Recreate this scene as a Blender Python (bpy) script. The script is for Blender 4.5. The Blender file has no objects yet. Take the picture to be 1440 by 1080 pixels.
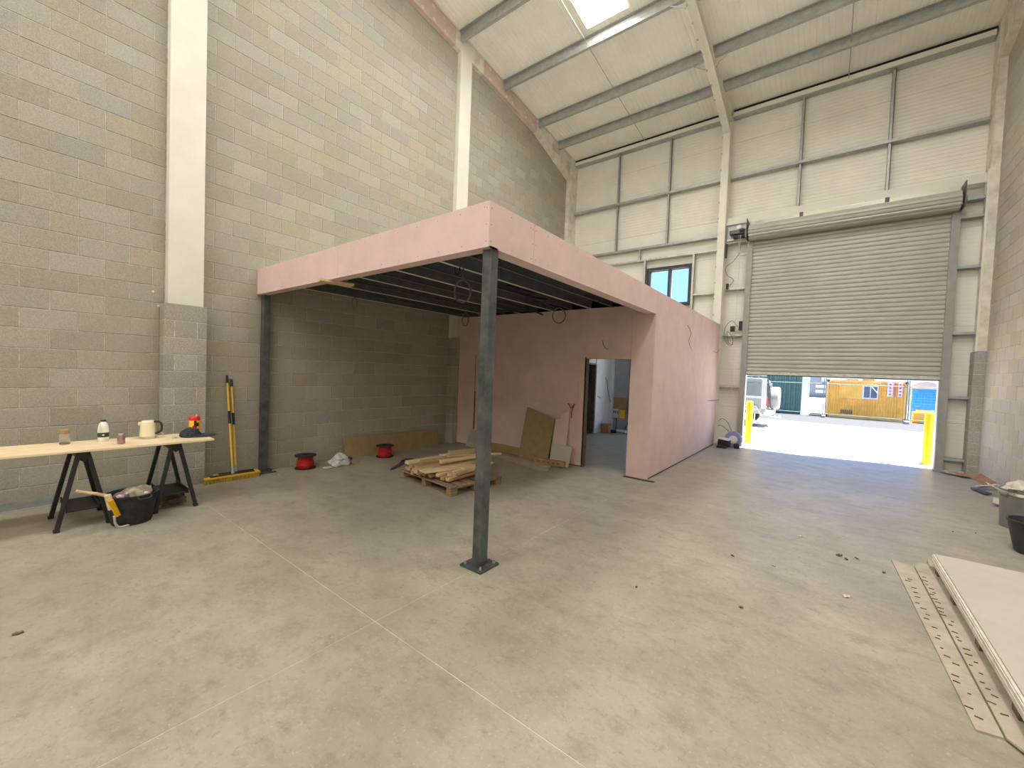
import bpy, math, random
from math import pi, sin, cos, radians, sqrt
from mathutils import Vector, Matrix
random.seed(7)
scene = bpy.context.scene
COL = scene.collection

# ------------------------------------------------------------------ camera
F_PX = 573.58
YAW, PITCH, ROLL = radians(37.7259), radians(-1.8264), radians(2.1668)
CAM = Vector((7.1179, 0.0, 1.748))
fwd = Vector((-sin(YAW)*cos(PITCH), cos(YAW)*cos(PITCH), sin(PITCH)))
r0 = Vector((cos(YAW), sin(YAW), 0)); u0 = r0.cross(fwd)
right = r0*cos(ROLL) + u0*sin(ROLL); up = right.cross(fwd)
cd = bpy.data.cameras.new('camera'); cam = bpy.data.objects.new('camera', cd); COL.objects.link(cam)
cd.sensor_width = 36; cd.lens = F_PX/1440*36; cd.clip_start = .05; cd.clip_end = 400
cam.matrix_world = Matrix(((right.x, up.x, -fwd.x, CAM.x), (right.y, up.y, -fwd.y, CAM.y), (right.z, up.z, -fwd.z, CAM.z), (0, 0, 0, 1)))
scene.camera = cam

# ------------------------------------------------------------------ sky, sun, exposure
vs = scene.view_settings
vs.view_transform = 'Standard'; vs.look = 'None'; vs.exposure = 0.78; vs.gamma = 1.0; vs.use_curve_mapping = False
world = bpy.data.worlds.new('world'); scene.world = world; world.use_nodes = True
nt = world.node_tree; nt.nodes.clear()
wo = nt.nodes.new('ShaderNodeOutputWorld'); bg = nt.nodes.new('ShaderNodeBackground')
tc = nt.nodes.new('ShaderNodeTexCoord'); sx = nt.nodes.new('ShaderNodeSeparateXYZ'); cr = nt.nodes.new('ShaderNodeValToRGB')
cr.color_ramp.elements[0].position = 0.0; cr.color_ramp.elements[0].color = (.50, .98, 2.0, 1)
cr.color_ramp.elements[1].position = .7; cr.color_ramp.elements[1].color = (.42, .95, 2.3, 1)
nt.links.new(tc.outputs['Generated'], sx.inputs[0]); nt.links.new(sx.outputs['Z'], cr.inputs[0])
nt.links.new(cr.outputs[0], bg.inputs[0]); nt.links.new(bg.outputs[0], wo.inputs[0])
bg.inputs[1].default_value = .62
sd = bpy.data.lights.new('sun', 'SUN'); sd.energy = 24.0; sd.angle = radians(.6); sd.color = (1, .975, .94)
sun = bpy.data.objects.new('sun', sd); COL.objects.link(sun)
SUN_DIR = Vector((.36, .07, .93)).normalized()          # from the scene towards the sun
sun.rotation_euler = SUN_DIR.to_track_quat('Z', 'Y').to_euler(); sun.location = (20, 30, 40)
cy = scene.cycles
cy.max_bounces = 12; cy.diffuse_bounces = 10; cy.glossy_bounces = 4; cy.sample_clamp_indirect = 10; cy.caustics_reflective = False; cy.caustics_refractive = False
ROOFLIGHT = 12.0
REAR_FILL = 2.2  # glow of the added, unseen fill panels behind the camera
# ------------------------------------------------------------------ materials
def M(name, col, rough=.7, metal=0., var=.12, scale=6., bump=0., bscale=40., col2=None, spec=.5, stretch=(1, 1, 1), isl=0., emit=0.):
    m = bpy.data.materials.new(name); m.use_nodes = True
    n = m.node_tree.nodes; l = m.node_tree.links; b = n['Principled BSDF']
    b.inputs['Roughness'].default_value = rough; b.inputs['Metallic'].default_value = metal
    b.inputs['Specular IOR Level'].default_value = spec
    geo = n.new('ShaderNodeNewGeometry'); mp = n.new('ShaderNodeMapping'); mp.inputs['Scale'].default_value = stretch
    l.new(geo.outputs['Position'], mp.inputs['Vector'])
    nz = n.new('ShaderNodeTexNoise'); nz.inputs['Scale'].default_value = scale; nz.inputs['Detail'].default_value = 6; nz.inputs['Roughness'].default_value = .6
    l.new(mp.outputs[0], nz.inputs['Vector'])
    mx = n.new('ShaderNodeMix'); mx.data_type = 'RGBA'
    c2 = col2 or tuple(c*(1-2.2*var) for c in col)
    c1 = col if col2 else tuple(min(1, c*(1+var)) for c in col)
    mx.inputs['A'].default_value = (*c1, 1); mx.inputs['B'].default_value = (*c2, 1)
    mr = n.new('ShaderNodeMapRange'); mr.inputs['From Min'].default_value = .35; mr.inputs['From Max'].default_value = .68
    l.new(nz.outputs['Fac'], mr.inputs['Value']); l.new(mr.outputs[0], mx.inputs['Factor'])
    out = mx.outputs['Result']
    if isl:
        oi = n.new('ShaderNodeObjectInfo'); ad = n.new('ShaderNodeMath'); ad.operation = 'ADD'; fr = n.new('ShaderNodeMath'); fr.operation = 'FRACT'
        l.new(oi.outputs['Random'], ad.inputs[0]); l.new(geo.outputs['Random Per Island'], ad.inputs[1]); l.new(ad.outputs[0], fr.inputs[0])
        hs = n.new('ShaderNodeHueSaturation'); m2 = n.new('ShaderNodeMapRange')
        m2.inputs['To Min'].default_value = 1-isl; m2.inputs['To Max'].default_value = 1+isl
        l.new(fr.outputs[0], m2.inputs['Value']); l.new(m2.outputs[0], hs.inputs['Value'])
        m3 = n.new('ShaderNodeMath'); m3.operation = 'MULTIPLY'; m3.inputs[1].default_value = 7.31; f2 = n.new('ShaderNodeMath'); f2.operation = 'FRACT'
        l.new(fr.outputs[0], m3.inputs[0]); l.new(m3.outputs[0], f2.inputs[0])
        m4 = n.new('ShaderNodeMapRange'); m4.inputs['To Min'].default_value = .55; m4.inputs['To Max'].default_value = 1.15
        l.new(f2.outputs[0], m4.inputs['Value']); l.new(m4.outputs[0], hs.inputs['Saturation'])
        l.new(out, hs.inputs['Color']); out = hs.outputs[0]
    l.new(out, b.inputs['Base Color'])
    if bump:
        bn = n.new('ShaderNodeTexNoise'); bn.inputs['Scale'].default_value = bscale; bn.inputs['Detail'].default_value = 4
        l.new(mp.outputs[0], bn.inputs['Vector'])
        bp = n.new('ShaderNodeBump'); bp.inputs['Strength'].default_value = bump; bp.inputs['Distance'].default_value = .01
        l.new(bn.outputs['Fac'], bp.inputs['Height']); l.new(bp.outputs[0], b.inputs['Normal'])
    if emit:
        b.inputs['Emission Color'].default_value = (*col, 1); b.inputs['Emission Strength'].default_value = emit
    return m

def grain(name, c1, c2, axis='Y', rough=.65, scale=10):
    m = bpy.data.materials.new(name); m.use_nodes = True
    n = m.node_tree.nodes; l = m.node_tree.links; b = n['Principled BSDF']; b.inputs['Roughness'].default_value = rough
    t = n.new('ShaderNodeTexCoord'); mp = n.new('ShaderNodeMapping'); k = {'X': (.6, 9, 9), 'Y': (9, .6, 9), 'Z': (9, 9, .6)}[axis]
    mp.inputs['Scale'].default_value = k; l.new(t.outputs['Object'], mp.inputs[0])
    nz = n.new('ShaderNodeTexNoise'); nz.inputs['Scale'].default_value = scale*.5; nz.inputs['Detail'].default_value = 5; l.new(mp.outputs[0], nz.inputs[0])
    mx = n.new('ShaderNodeMix'); mx.data_type = 'RGBA'; mx.inputs['A'].default_value = (*c1, 1); mx.inputs['B'].default_value = (*c2, 1)
    mr = n.new('ShaderNodeMapRange'); mr.inputs['From Min'].default_value = .4; mr.inputs['From Max'].default_value = .68; l.new(nz.outputs['Fac'], mr.inputs[0])
    l.new(mr.outputs[0], mx.inputs['Factor'])
    oi = n.new('ShaderNodeObjectInfo'); hs = n.new('ShaderNodeHueSaturation'); m2 = n.new('ShaderNodeMapRange'); m2.inputs['To Min'].default_value = .75; m2.inputs['To Max'].default_value = 1.15
    l.new(oi.outputs['Random'], m2.inputs[0]); l.new(m2.outputs[0], hs.inputs['Value']); l.new(mx.outputs['Result'], hs.inputs['Color']); l.new(hs.outputs[0], b.inputs['Base Color'])
    return m

def floor_material():
    m = bpy.data.materials.new('power_floated_concrete'); m.use_nodes = True
    n = m.node_tree.nodes; l = m.node_tree.links; b = n['Principled BSDF']
    g = n.new('ShaderNodeNewGeometry')
    def noise(scale, detail=5, rough=.6, st=(1, 1, 1), dist=0., rot=0.):
        mp = n.new('ShaderNodeMapping'); mp.inputs['Scale'].default_value = st; mp.inputs['Rotation'].default_value = (0, 0, rot); l.new(g.outputs['Position'], mp.inputs[0])
        z = n.new('ShaderNodeTexNoise'); z.inputs['Scale'].default_value = scale; z.inputs['Detail'].default_value = detail; z.inputs['Roughness'].default_value = rough; z.inputs['Distortion'].default_value = dist
        l.new(mp.outputs[0], z.inputs[0]); return z.outputs['Fac']
    def rng(v, a, c):
        r = n.new('ShaderNodeMapRange'); r.inputs['From Min'].default_value = a; r.inputs['From Max'].default_value = c; l.new(v, r.inputs[0]); return r.outputs[0]
    def mix(f, A, B):
        x = n.new('ShaderNodeMix'); x.data_type = 'RGBA'
        l.new(f, x.inputs['Factor'])
        for k, v in (('A', A), ('B', B)):
            if isinstance(v, tuple): x.inputs[k].default_value = (*v, 1)
            else: l.new(v, x.inputs[k])
        return x.outputs['Result']
    c = mix(rng(noise(.6, 4, .6), .38, .62), (.42, .388, .31), (.355, .33, .27))
    c = mix(rng(noise(1.5, 8, .72), .42, .74), c, (.29, .262, .205))
    c = mix(rng(noise(3.4, 9, .75, (1, 1.5, 1), .2, .6), .50, .80), c, (.22, .197, .15))
    c = mix(rng(noise(1.9, 10, .8, (1, 1, 1), .2, 1.1), .55, .86), c, (.52, .49, .41))
    c = mix(rng(noise(6.5, 9, .78), .56, .74), c, (.22, .20, .155))
    c = mix(rng(noise(26, 6, .75), .54, .76), c, (.26, .235, .185))
    c = mix(rng(noise(40, 5, .7), .58, .78), c, (.53, .50, .42))
    l.new(c, b.inputs['Base Color'])
    rr = n.new('ShaderNodeMapRange'); rr.inputs['To Min'].default_value = .30; rr.inputs['To Max'].default_value = .58
    l.new(noise(3.5, 6), rr.inputs[0]); l.new(rr.outputs[0], b.inputs['Roughness'])
    bp = n.new('ShaderNodeBump'); bp.inputs['Strength'].default_value = .12; bp.inputs['Distance'].default_value = .01; l.new(noise(9, 8, .7), bp.inputs['Height']); l.new(bp.outputs[0], b.inputs['Normal'])
    return m

MT = dict(
 floor=floor_material(),
 block=M('concrete_block', (.40, .368, .295), .9, var=.10, scale=95, bump=.4, bscale=120, isl=.08, spec=.2),
 blockpale=M('pale_concrete_block', (.50, .465, .385), .9, var=.10, scale=95, bump=.4, bscale=120, isl=.08, spec=.2),
 blockdark=M('pier_block', (.40, .375, .315), .9, var=.12, scale=55, bump=.5, bscale=90, isl=.10, spec=.2),
 mortar=M('mortar', (.62, .58, .48), .95, var=.15, scale=14, spec=.1),
 white=M('white_painted_casing', (.74, .72, .645), .6, var=.03, scale=2),
 plaster=M('skim_plaster', (.72, .68, .59), .85, var=.10, scale=5),
 pink=M('pink_plasterboard', (.74, .555, .54), .85, var=.035, scale=3, spec=.2),
 pinkd=M('pink_fire_board', (.62, .485, .45), .9, var=.06, scale=5, spec=.2),
 filler=M('filler', (.72, .66, .57), .9, var=.05),
 clad=M('cladding_liner', (.80, .775, .71), .5, var=.03, scale=1.5),
 roofpan=M('roof_liner', (.90, .875, .82), .5, var=.03, scale=1.5),
 galv=M('galvanised_steel', (.44, .455, .44), .45, .35, var=.08, scale=9),
 galvl=M('bright_galvanised_steel', (.64, .625, .57), .45, .25, var=.10, scale=9),
 steelw=M('cream_painted_steel', (.78, .75, .65), .5, var=.04, scale=2),
 shutter=M('shutter_slat_coating', (.44, .43, .38), .42, .15, var=.04, scale=2),
 guide=M('shutter_guide_coating', (.33, .32, .30), .5, .2, var=.06),
 dark=M('dark_grey_primer', (.105, .115, .118), .5, .3, var=.22, scale=7),
 joist=M('joist_steel', (.13, .14, .135), .5, .2, var=.1, scale=7),
 joist_lit=M('joist_lip_lit_look', (.80, .80, .78), .4, .1, var=.05),  # joist steel with the lit look put into its colour
 black=M('black_plastic', (.018, .018, .02), .5, var=.2, scale=12),
 rubber=M('black_rubber', (.025, .028, .03), .75, var=.25, scale=14),
 screw=M('screw_head', (.25, .18, .16), .6, .3, var=.05),
 gap=M('dark_foam', (.02, .018, .016), .95, var=.1),
 ply=grain('plywood', (.86, .70, .47), (.74, .56, .35), 'Y'),
 timber=grain('sawn_timber', (.66, .46, .26), (.42, .27, .14), 'Y'),
 timberp=grain('pale_timber', (.80, .62, .38), (.66, .48, .27), 'Y'),
 pallet=grain('weathered_pallet_wood', (.36, .25, .16), (.20, .13, .08), 'Y'),
 osb=M('chipboard', (.36, .25, .125), .85, var=.06, scale=9),
 card=M('cardboard', (.42, .26, .13), .85, var=.1, scale=5),
 cardr=M('reddish_cardboard', (.30, .15, .08), .85, var=.12, scale=6),
 cream=M('kettle_cream', (.86, .80, .58), .3, var=.02),
 chrome=M('brushed_steel', (.6, .58, .55), .3, .9, var=.08),
 milk=M('milky_plastic', (.88, .87, .83), .35, var=.03),
 green=M('green_label', (.03, .07, .045), .5, var=.05),
 red=M('red_plastic', (.75, .03, .025), .4, var=.04),
 redcable=M('red_cable', (.55, .02, .02), .5, var=.25, scale=60, stretch=(1, 1, 8)),
 yellow=M('yellow_plastic', (.92, .55, .03), .4, var=.04),
 brush=M('yellow_bristle', (.50, .34, .06), .8, var=.25, scale=80, stretch=(1, 1, .15)),
 ybroom=M('yellow_handle', (.80, .50, .06), .4, var=.04),
 navy=M('dark_cloth', (.045, .05, .065), .95, var=.25, scale=30, bump=.5, bscale=60),
 silver=M('can_metal', (.55, .50, .50), .35, .7, var=.35, scale=45, col2=(.35, .10, .12)),
 bag=M('crumpled_plastic', (.62, .62, .62), .4, var=.18, scale=18),
 bagd=M('brown_paper', (.34, .29, .21), .8, var=.3, scale=14),
 grey=M('grey_bin_plastic', (.20, .21, .20), .5, var=.1, scale=5),
 blackb=M('dark_bucket_rubber', (.035, .042, .05), .6, var=.15, scale=6),
 pboard=M('grey_plasterboard_face', (.53, .50, .44), .85, var=.025, scale=3),
 pedge=M('plasterboard_edge', (.72, .69, .60), .9, var=.08, scale=16),
 pbrown=M('board_backing_paper', (.47, .415, .325), .85, var=.10, scale=6),
 cable=M('grey_cable', (.13, .125, .12), .6, var=.1),
 cabler=M('red_wire', (.30, .02, .02), .5, var=.1),
 conduit=M('white_conduit', (.70, .70, .68), .5, var=.04),
 navyf=M('anthracite_frame', (.035, .042, .05), .45, var=.05),
 paving=M('pale_block_paving', (.52, .49, .44), .85, var=.06, scale=4),
 road=M('asphalt', (.036, .036, .037), .9, var=.08, scale=6),
 kerb=M('kerb_concrete', (.5, .5, .49), .85, var=.06),
 bollard=M('bollard_yellow', (.72, .40, .003), .4, var=.03),
 orange=M('orange_container_paint', (.95, .50, .07), .5, var=.07, scale=2),
 orange2=M('faded_orange_paint', (.92, .56, .18), .6, var=.1, scale=2),
 greenc=M('green_container_paint', (.07, .16, .125), .5, var=.06, scale=2),
 greenl=M('pale_green_paint', (.08, .165, .10), .5, var=.05, scale=2),
 blue=M('blue_toilet_plastic', (.015, .27, .80), .4, var=.04),
 greyb=M('grey_building_cladding', (.12, .14, .18), .6, var=.05),
 glassb=M('far_glazing', (.35, .42, .50), .2, var=.05),
 carp=M('silver_car_paint', (.15, .16, .16), .3, .1, var=.04),
 carw=M('white_car_trim', (.27, .28, .28), .4, var=.03),
 carg=M('tinted_glass', (.10, .12, .13), .15, var=.05),
 tyre=M('tyre_rubber', (.03, .03, .03), .8, var=.1),
 spare=M('grey_wheel_cover', (.15, .155, .155), .5, var=.05),
 purple=M('purple_cable', (.30, .28, .55), .5, var=.1),
 iw=M('white_plasterboard', (.76, .77, .78), .85, var=.03),
 ig=M('grey_skim', (.42, .42, .42), .85, var=.05),
 wood=M('old_stud', (.20, .14, .09), .85, var=.2, scale=20),
 sign=M('white_sign', (.80, .74, .78), .5, var=.03),
 signp=M('printed_sign_red', (.65, .15, .22), .5, var=.1),
 leaf=M('dry_debris', (.16, .11, .075), .9, var=.3, scale=30),
 paper=M('pale_scrap', (.62, .57, .47), .9, var=.1, scale=20),
 lowwall=M('rendered_low_wall', (.20, .19, .15), .9, var=.05),
 domew=M('white_dome_plastic', (.42, .43, .43), .5, var=.03),
 fencem=M('fence_galvanising', (.22, .22, .21), .5, .2, var=.08),
 brass=M('coffee_lid', (.42, .28, .13), .5, .2, var=.1),
)
def glass_mat(name, col, alpha=.25, rough=.03):
    m = bpy.data.materials.new(name); m.use_nodes = True
    n = m.node_tree.nodes; l = m.node_tree.links; b = n['Principled BSDF']
    b.inputs['Base Color'].default_value = (*col, 1); b.inputs['Roughness'].default_value = rough
    tr = n.new('ShaderNodeBsdfTransparent'); mx = n.new('ShaderNodeMixShader'); lw = n.new('ShaderNodeLayerWeight'); lw.inputs[0].default_value = .25
    mr = n.new('ShaderNodeMapRange'); mr.inputs['To Min'].default_value = alpha; mr.inputs['To Max'].default_value = min(1, alpha+.5); l.new(lw.outputs['Fresnel'], mr.inputs[0])
    l.new(mr.outputs[0], mx.inputs[0]); l.new(tr.outputs[0], mx.inputs[1]); l.new(b.outputs[0], mx.inputs[2]); l.new(mx.outputs[0], n['Material Output'].inputs[0])
    return m
MT['glass'] = glass_mat('window_glass', (.75, .85, .88), .06)
MT['jar'] = glass_mat('jar_glass', (.75, .72, .64), .25)
def glow_sheet_mat():                          # translucent GRP sheet lit through by the sky: gives off light; reused for the added rear fill
    m = bpy.data.materials.new('rooflight_and_rear_fill'); m.use_nodes = True
    n = m.node_tree.nodes; b = n['Principled BSDF']
    b.inputs['Base Color'].default_value = (.8, .8, .75, 1); b.inputs['Emission Color'].default_value = (1, .985, .94, 1); b.inputs['Emission Strength'].default_value = ROOFLIGHT
    return m
MT['rooflight'] = glow_sheet_mat(); MT['rearfill'] = glow_sheet_mat(); MT['rearfill'].node_tree.nodes['Principled BSDF'].inputs['Emission Strength'].default_value = REAR_FILL  # the second copy serves the added fill panels behind the camera

# ------------------------------------------------------------------ builders
ORG = {}
def tag(o, label, cat, group=None, kind=None):
    if label: o['label'] = label
    if cat: o['category'] = cat
    if group: o['group'] = group
    if kind: o['kind'] = kind
    return o
def empty(name, loc=(0, 0, 0), label=None, cat=None, group=None, kind=None):
    o = bpy.data.objects.new(name, None); COL.objects.link(o); o.location = loc; o.empty_display_size = .1
    ORG[o.name] = Vector(loc); return tag(o, label, cat, group, kind)
def R3(rx=0, ry=0, rz=0): return Matrix.Rotation(rz, 3, 'Z') @ Matrix.Rotation(ry, 3, 'Y') @ Matrix.Rotation(rx, 3, 'X')
class MB:
    def __init__(s): s.v = []; s.f = []
    def add(s, vs_, fs_):
        b = len(s.v); s.v += [Vector(p) for p in vs_]; s.f += [tuple(b+i for i in f) for f in fs_]; return s
    def box(s, x0, x1, y0, y1, z0, z1):
        return s.add([(x0, y0, z0), (x1, y0, z0), (x1, y1, z0), (x0, y1, z0), (x0, y0, z1), (x1, y0, z1), (x1, y1, z1), (x0, y1, z1)],
                     [(0, 3, 2, 1), (4, 5, 6, 7), (0, 1, 5, 4), (1, 2, 6, 5), (2, 3, 7, 6), (3, 0, 4, 7)])
    def obox(s, c, size, rot=None):
        a, b, d = (k/2 for k in size); rot = rot or Matrix.Identity(3); c = Vector(c)
        p = [c + rot @ Vector(q) for q in [(-a, -b, -d), (a, -b, -d), (a, b, -d), (-a, b, -d), (-a, -b, d), (a, -b, d), (a, b, d), (-a, b, d)]]
        return s.add(p, [(0, 3, 2, 1), (4, 5, 6, 7), (0, 1, 5, 4), (1, 2, 6, 5), (2, 3, 7, 6), (3, 0, 4, 7)])
    def prism(s, poly, axis, a, b):
        def P(u, v, w): return {'X': (w, u, v), 'Y': (u, w, v), 'Z': (u, v, w)}[axis]
        n = len(poly); ar = sum(poly[i][0]*poly[(i+1) % n][1]-poly[(i+1) % n][0]*poly[i][1] for i in range(n))
        if ar < 0: poly = poly[::-1]
        vs_ = [P(u, v, a) for u, v in poly] + [P(u, v, b) for u, v in poly]
        fs_ = [tuple(range(n))[::-1], tuple(range(n, 2*n))] + [(i, (i+1) % n, n+(i+1) % n, n+i) for i in range(n)]
        if axis == 'Y': fs_ = [f[::-1] for f in fs_]
        return s.add(vs_, fs_)
    def lathe(s, prof, c=(0, 0, 0), n=20, rot=None, caps=True):
        rot = rot or Matrix.Identity(3); c = Vector(c); vs_ = []; fs_ = []
        for r, z in prof:
            for i in range(n):
                t = 2*pi*i/n; vs_.append(c + rot @ Vector((r*cos(t), r*sin(t), z)))
        for k in range(len(prof)-1):
            for i in range(n): fs_.append((k*n+i, k*n+(i+1) % n, (k+1)*n+(i+1) % n, (k+1)*n+i))
        if caps: fs_ += [tuple(range(n))[::-1], tuple((len(prof)-1)*n+i for i in range(n))]
        return s.add(vs_, fs_)
    def cyl(s, a, b, r, n=12, r2=None):
        a, b = Vector(a), Vector(b); d = b-a; rot = d.to_track_quat('Z', 'Y').to_matrix()
        return s.lathe([(r, 0), (r if r2 is None else r2, d.length)], a, n, rot)
    def tube(s, pts, r, n=6):
        pts = [Vector(p) for p in pts]; vs_ = []; fs_ = []; m = len(pts); prev = None
        for i, p in enumerate(pts):
            d = (pts[min(i+1, m-1)]-pts[max(i-1, 0)]).normalized()
            if prev is None: a = d.orthogonal().normalized()
            else: a = (prev - d*prev.dot(d)).normalized()
            prev = a; b = d.cross(a)
            for k in range(n): vs_.append(p + (a*cos(2*pi*k/n)+b*sin(2*pi*k/n))*r)
        for i in range(m-1):
            for k in range(n): fs_.append((i*n+k, i*n+(k+1) % n, (i+1)*n+(k+1) % n, (i+1)*n+k))
        fs_ += [tuple(range(n))[::-1], tuple((m-1)*n+k for k in range(n))]
        return s.add(vs_, fs_)
    def xf(s, mat):
        s.v = [mat @ p for p in s.v]; return s
    def build(s, name, mat, parent=None, bevel=0., smooth=False, kind=None, label=None, mods=None, segs=2):
        me = bpy.data.meshes.new(name)
        if parent is not None: off = ORG.get(parent.name, Vector())
        else:
            xs = [p.x for p in s.v]; ys = [p.y for p in s.v]; zs = [p.z for p in s.v]
            off = Vector(((min(xs)+max(xs))/2, (min(ys)+max(ys))/2, min(zs)))
        me.from_pydata([p-off for p in s.v], [], s.f); me.update()
        me.materials.append(MT[mat] if isinstance(mat, str) else mat)
        o = bpy.data.objects.new(name, me); COL.objects.link(o)
        if parent is not None: o.parent = parent; ORG[o.name] = off.copy()
        else: o.location = off; ORG[o.name] = off.copy()
        if smooth:
            me.polygons.foreach_set('use_smooth', [True]*len(me.polygons)); me.set_sharp_from_angle(angle=radians(38))
        if bevel:
            b = o.modifiers.new('bevel', 'BEVEL'); b.width = bevel; b.segments = segs; b.limit_method = 'ANGLE'; b.angle_limit = radians(40)
        if kind: o['kind'] = kind
        if label: o['label'] = label
        return o
def child(o, parent):                          # re-parent a mesh built as a child of an origin-based parent
    o.parent = parent; return o
def dup(root, loc=None, rz=None, label=None):
    def cp(o, p):
        c = o.copy(); COL.objects.link(c)
        if p: c.parent = p
        for ch in list(o.children): cp(ch, c)
        return c
    c = cp(root, None)
    if loc is not None: c.location = loc
    if rz is not None: c.rotation_euler = (0, 0, rz)
    if label: c['label'] = label
    return c
def BOX(*a): return MB().box(*a)
def pxl(p):                                    # rough size on the picture, only to choose which repeats become objects
    d = Vector(p)-CAM; z = d.dot(fwd)
    if z < .2: return None
    return 720+F_PX*d.dot(right)/z, 540-F_PX*d.dot(up)/z, z

W, D = 9.52, 12.05            # hall width, plane of the front wall steelwork
YB = -7.0                     # wall behind the camera
def roof_z(y): return 9.412-.1145*(y-6.636)

# ================================================================== FLOOR
floor = empty('floor', (0, 0, 0), kind='structure')
J = .0028
for x0, x1 in ((-.3, 4.75-J), (4.75+J, W+.3)):
    for y0, y1 in ((YB-.3, 1.63-J), (1.63+J, 12.32)):
        BOX(x0, x1, y0, y1, -.15, 0).build('floor_slab', 'floor', floor)
jb = MB(); jb.box(4.75-J, 4.75+J, YB, 12.3, -.1, -.0015).box(-.2, 4.75-J, 1.63-J, 1.63+J, -.1, -.0015).box(4.75+J, W+.2, 1.63-J, 1.63+J, -.1, -.0015)
MT['jointf'] = M('joint_sealant', (.64, .605, .50), .9, var=.1)
jb.build('saw_cut_joint', 'jointf', floor)

# ================================================================== BLOCK WALLS
def block_mesh(w, h, d=.006, c=.004, dep=.012):
    b = MB(); a, e = w/2, h/2
    vs_ = [(-dep, -a, -e), (-dep, a, -e), (-dep, a, e), (-dep, -a, e), (d-c, -a, -e), (d-c, a, -e), (d-c, a, e), (d-c, -a, e),
           (d, -a+c, -e+c), (d, a-c, -e+c), (d, a-c, e-c), (d, -a+c, e-c)]
    fs_ = [(8, 9, 10, 11), (4, 5, 9, 8), (5, 6, 10, 9), (6, 7, 11, 10), (7, 4, 8, 11), (0, 1, 5, 4), (1, 2, 6, 5), (2, 3, 7, 6), (3, 0, 4, 7)]
    return vs_, fs_
BM = {}
def block_data(w, mat='block'):
    k = (round(w, 2), mat)
    if k not in BM:
        vs_, fs_ = block_mesh(w, .2175); me = bpy.data.meshes.new('block'); me.from_pydata(vs_, [], fs_); me.materials.append(MT[mat]); BM[k] = me
    return BM[k]
def strip_low(y):             # lower edge of the boxed rafter on the party walls
    if y < 9.6: return 9.03-.1035*(y-6.55)
    return 8.714-.31*(y-9.6)
def block_wall(name, x, sgn, ylo, yhi, mortar_lo, skip, nmax, sight):
    if sgn > 0: wall = BOX(x-.2, x-.0005, mortar_lo, 12.32, 0, 8.55)
    else: wall = BOX(x+.0005, x+.2, mortar_lo, 12.32, 0, 8.55)
    a, b = (x-.2, x-.0005) if sgn > 0 else (x+.0005, x+.2)
    wall.prism([(mortar_lo, 8.55), (12.32, 8.55), (12.32, roof_z(12.32)-.01), (mortar_lo, roof_z(mortar_lo)-.01)], 'X', a, b)
    wall = wall.build(name, 'mortar', kind='structure')
    cand = []
    for r in range(0, 45):
        z0 = .225*r; ph = .2297 if r % 2 else .4547
        k0 = int((ylo-ph)/.45)-1
        for k in range(k0, int((yhi-ph)/.45)+2):
            y0 = ph+.45*k; y1 = y0+.45
            y0, y1 = max(y0, ylo), min(y1, yhi)
            for s0, s1, st in skip:
                if z0 < st or st < 0:
                    if y0 >= s0 and y1 <= s1: y1 = y0
                    elif y0 < s0 < y1 <= s1: y1 = s0
                    elif s0 <= y0 < s1 < y1: y0 = s1
            if y1-y0 < .05: continue
            zm = z0+.1125; ym = (y0+y1)/2
            if zm > strip_low(ym)+.15: continue
            cand.append((ym, zm, y1-y0-.008))
    def size(c):
        q = pxl((x, c[0], c[1]))
        if q is None or not (-60 < q[0] < 1500 and -50 < q[1] < 1100): return 0
        if not sight(c[0], c[1]): return 0
        d = (Vector((x, c[0], c[1]))-CAM); return c[2]*abs(d.x)/d.length**3 + 1e-6
    cand.sort(key=lambda c: -size(c)); n_obj = 0; st = MB()
    for i, (ym, zm, w) in enumerate(cand):
        j = random.uniform(-.0012, .0012)
        if n_obj < nmax and size(cand[i]) > 0:
            o = bpy.data.objects.new('block', block_data(w, 'block' if sgn > 0 else 'blockpale')); COL.objects.link(o); o.parent = wall
            L = ORG[wall.name]; o.location = Vector((x+sgn*j, ym, zm))-L
            if sgn < 0: o.rotation_euler = (0, 0, pi)
            n_obj += 1
        else:
            vs_, fs_ = block_mesh(w, .2175)
            if sgn < 0: vs_ = [(-p[0], -p[1], p[2]) for p in vs_]
            st.add([(x+sgn*j+p[0], ym+p[1], zm+p[2]) for p in vs_], fs_)
    if st.v: st.build('blockwork', 'block' if sgn > 0 else 'blockpale', wall, kind='stuff')
    return wall
def seen_left(y, z): return not (2.6 < y < 11.9 and 2.5 < z < 3.2)
wall_left = block_wall('wall_left', 0, 1, -5.0, 12.0, YB, [(1.434, 1.90, 2.45), (6.682, 7.14, 2.45), (1.48, 1.87, -1), (6.69, 7.06, -1), (11.70, 12.3, -1)], 300, seen_left)
wall_right = block_wall('wall_right', W, -1, 2.5, 12.0, YB, [(11.86, 12.3, -1)], 300, lambda y, z: y > 8.9)
def pier(wall, x, sgn, y0, y1, dep, rows, flip):
    p = empty('pier', (x, (y0+y1)/2, 0)); L = ORG[wall.name]; p.parent = wall; p.location = Vector((x, (y0+y1)/2, 0))-L
    xa, xb = (x, x+dep) if sgn > 0 else (x-dep, x)
    BOX(xa+.004 if sgn < 0 else xa, xb-.004 if sgn > 0 else xb, y0+.004, y1-.004, 0, rows*.225-.004).build('pier_mortar', 'mortar', p)
    for r in range(rows):
        z0, z1 = .225*r+.004, .225*r+.221
        cuts = [y0, y1] if r % 2 == flip else [y0, y0+.112, y0+.112+.245*(y1-y0)/.465, y1]
        for a, b in zip(cuts[:-1], cuts[1:]):
            a2 = a if a == y0 else a+.005; b2 = b if b == y1 else b-.005
            BOX(xa, xb, a2, b2, z0, z1).build('block', 'blockdark', p, bevel=.004, segs=1)
pier(wall_left, 0, 1, 1.432, 1.90, .22, 11, 0)
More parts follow.
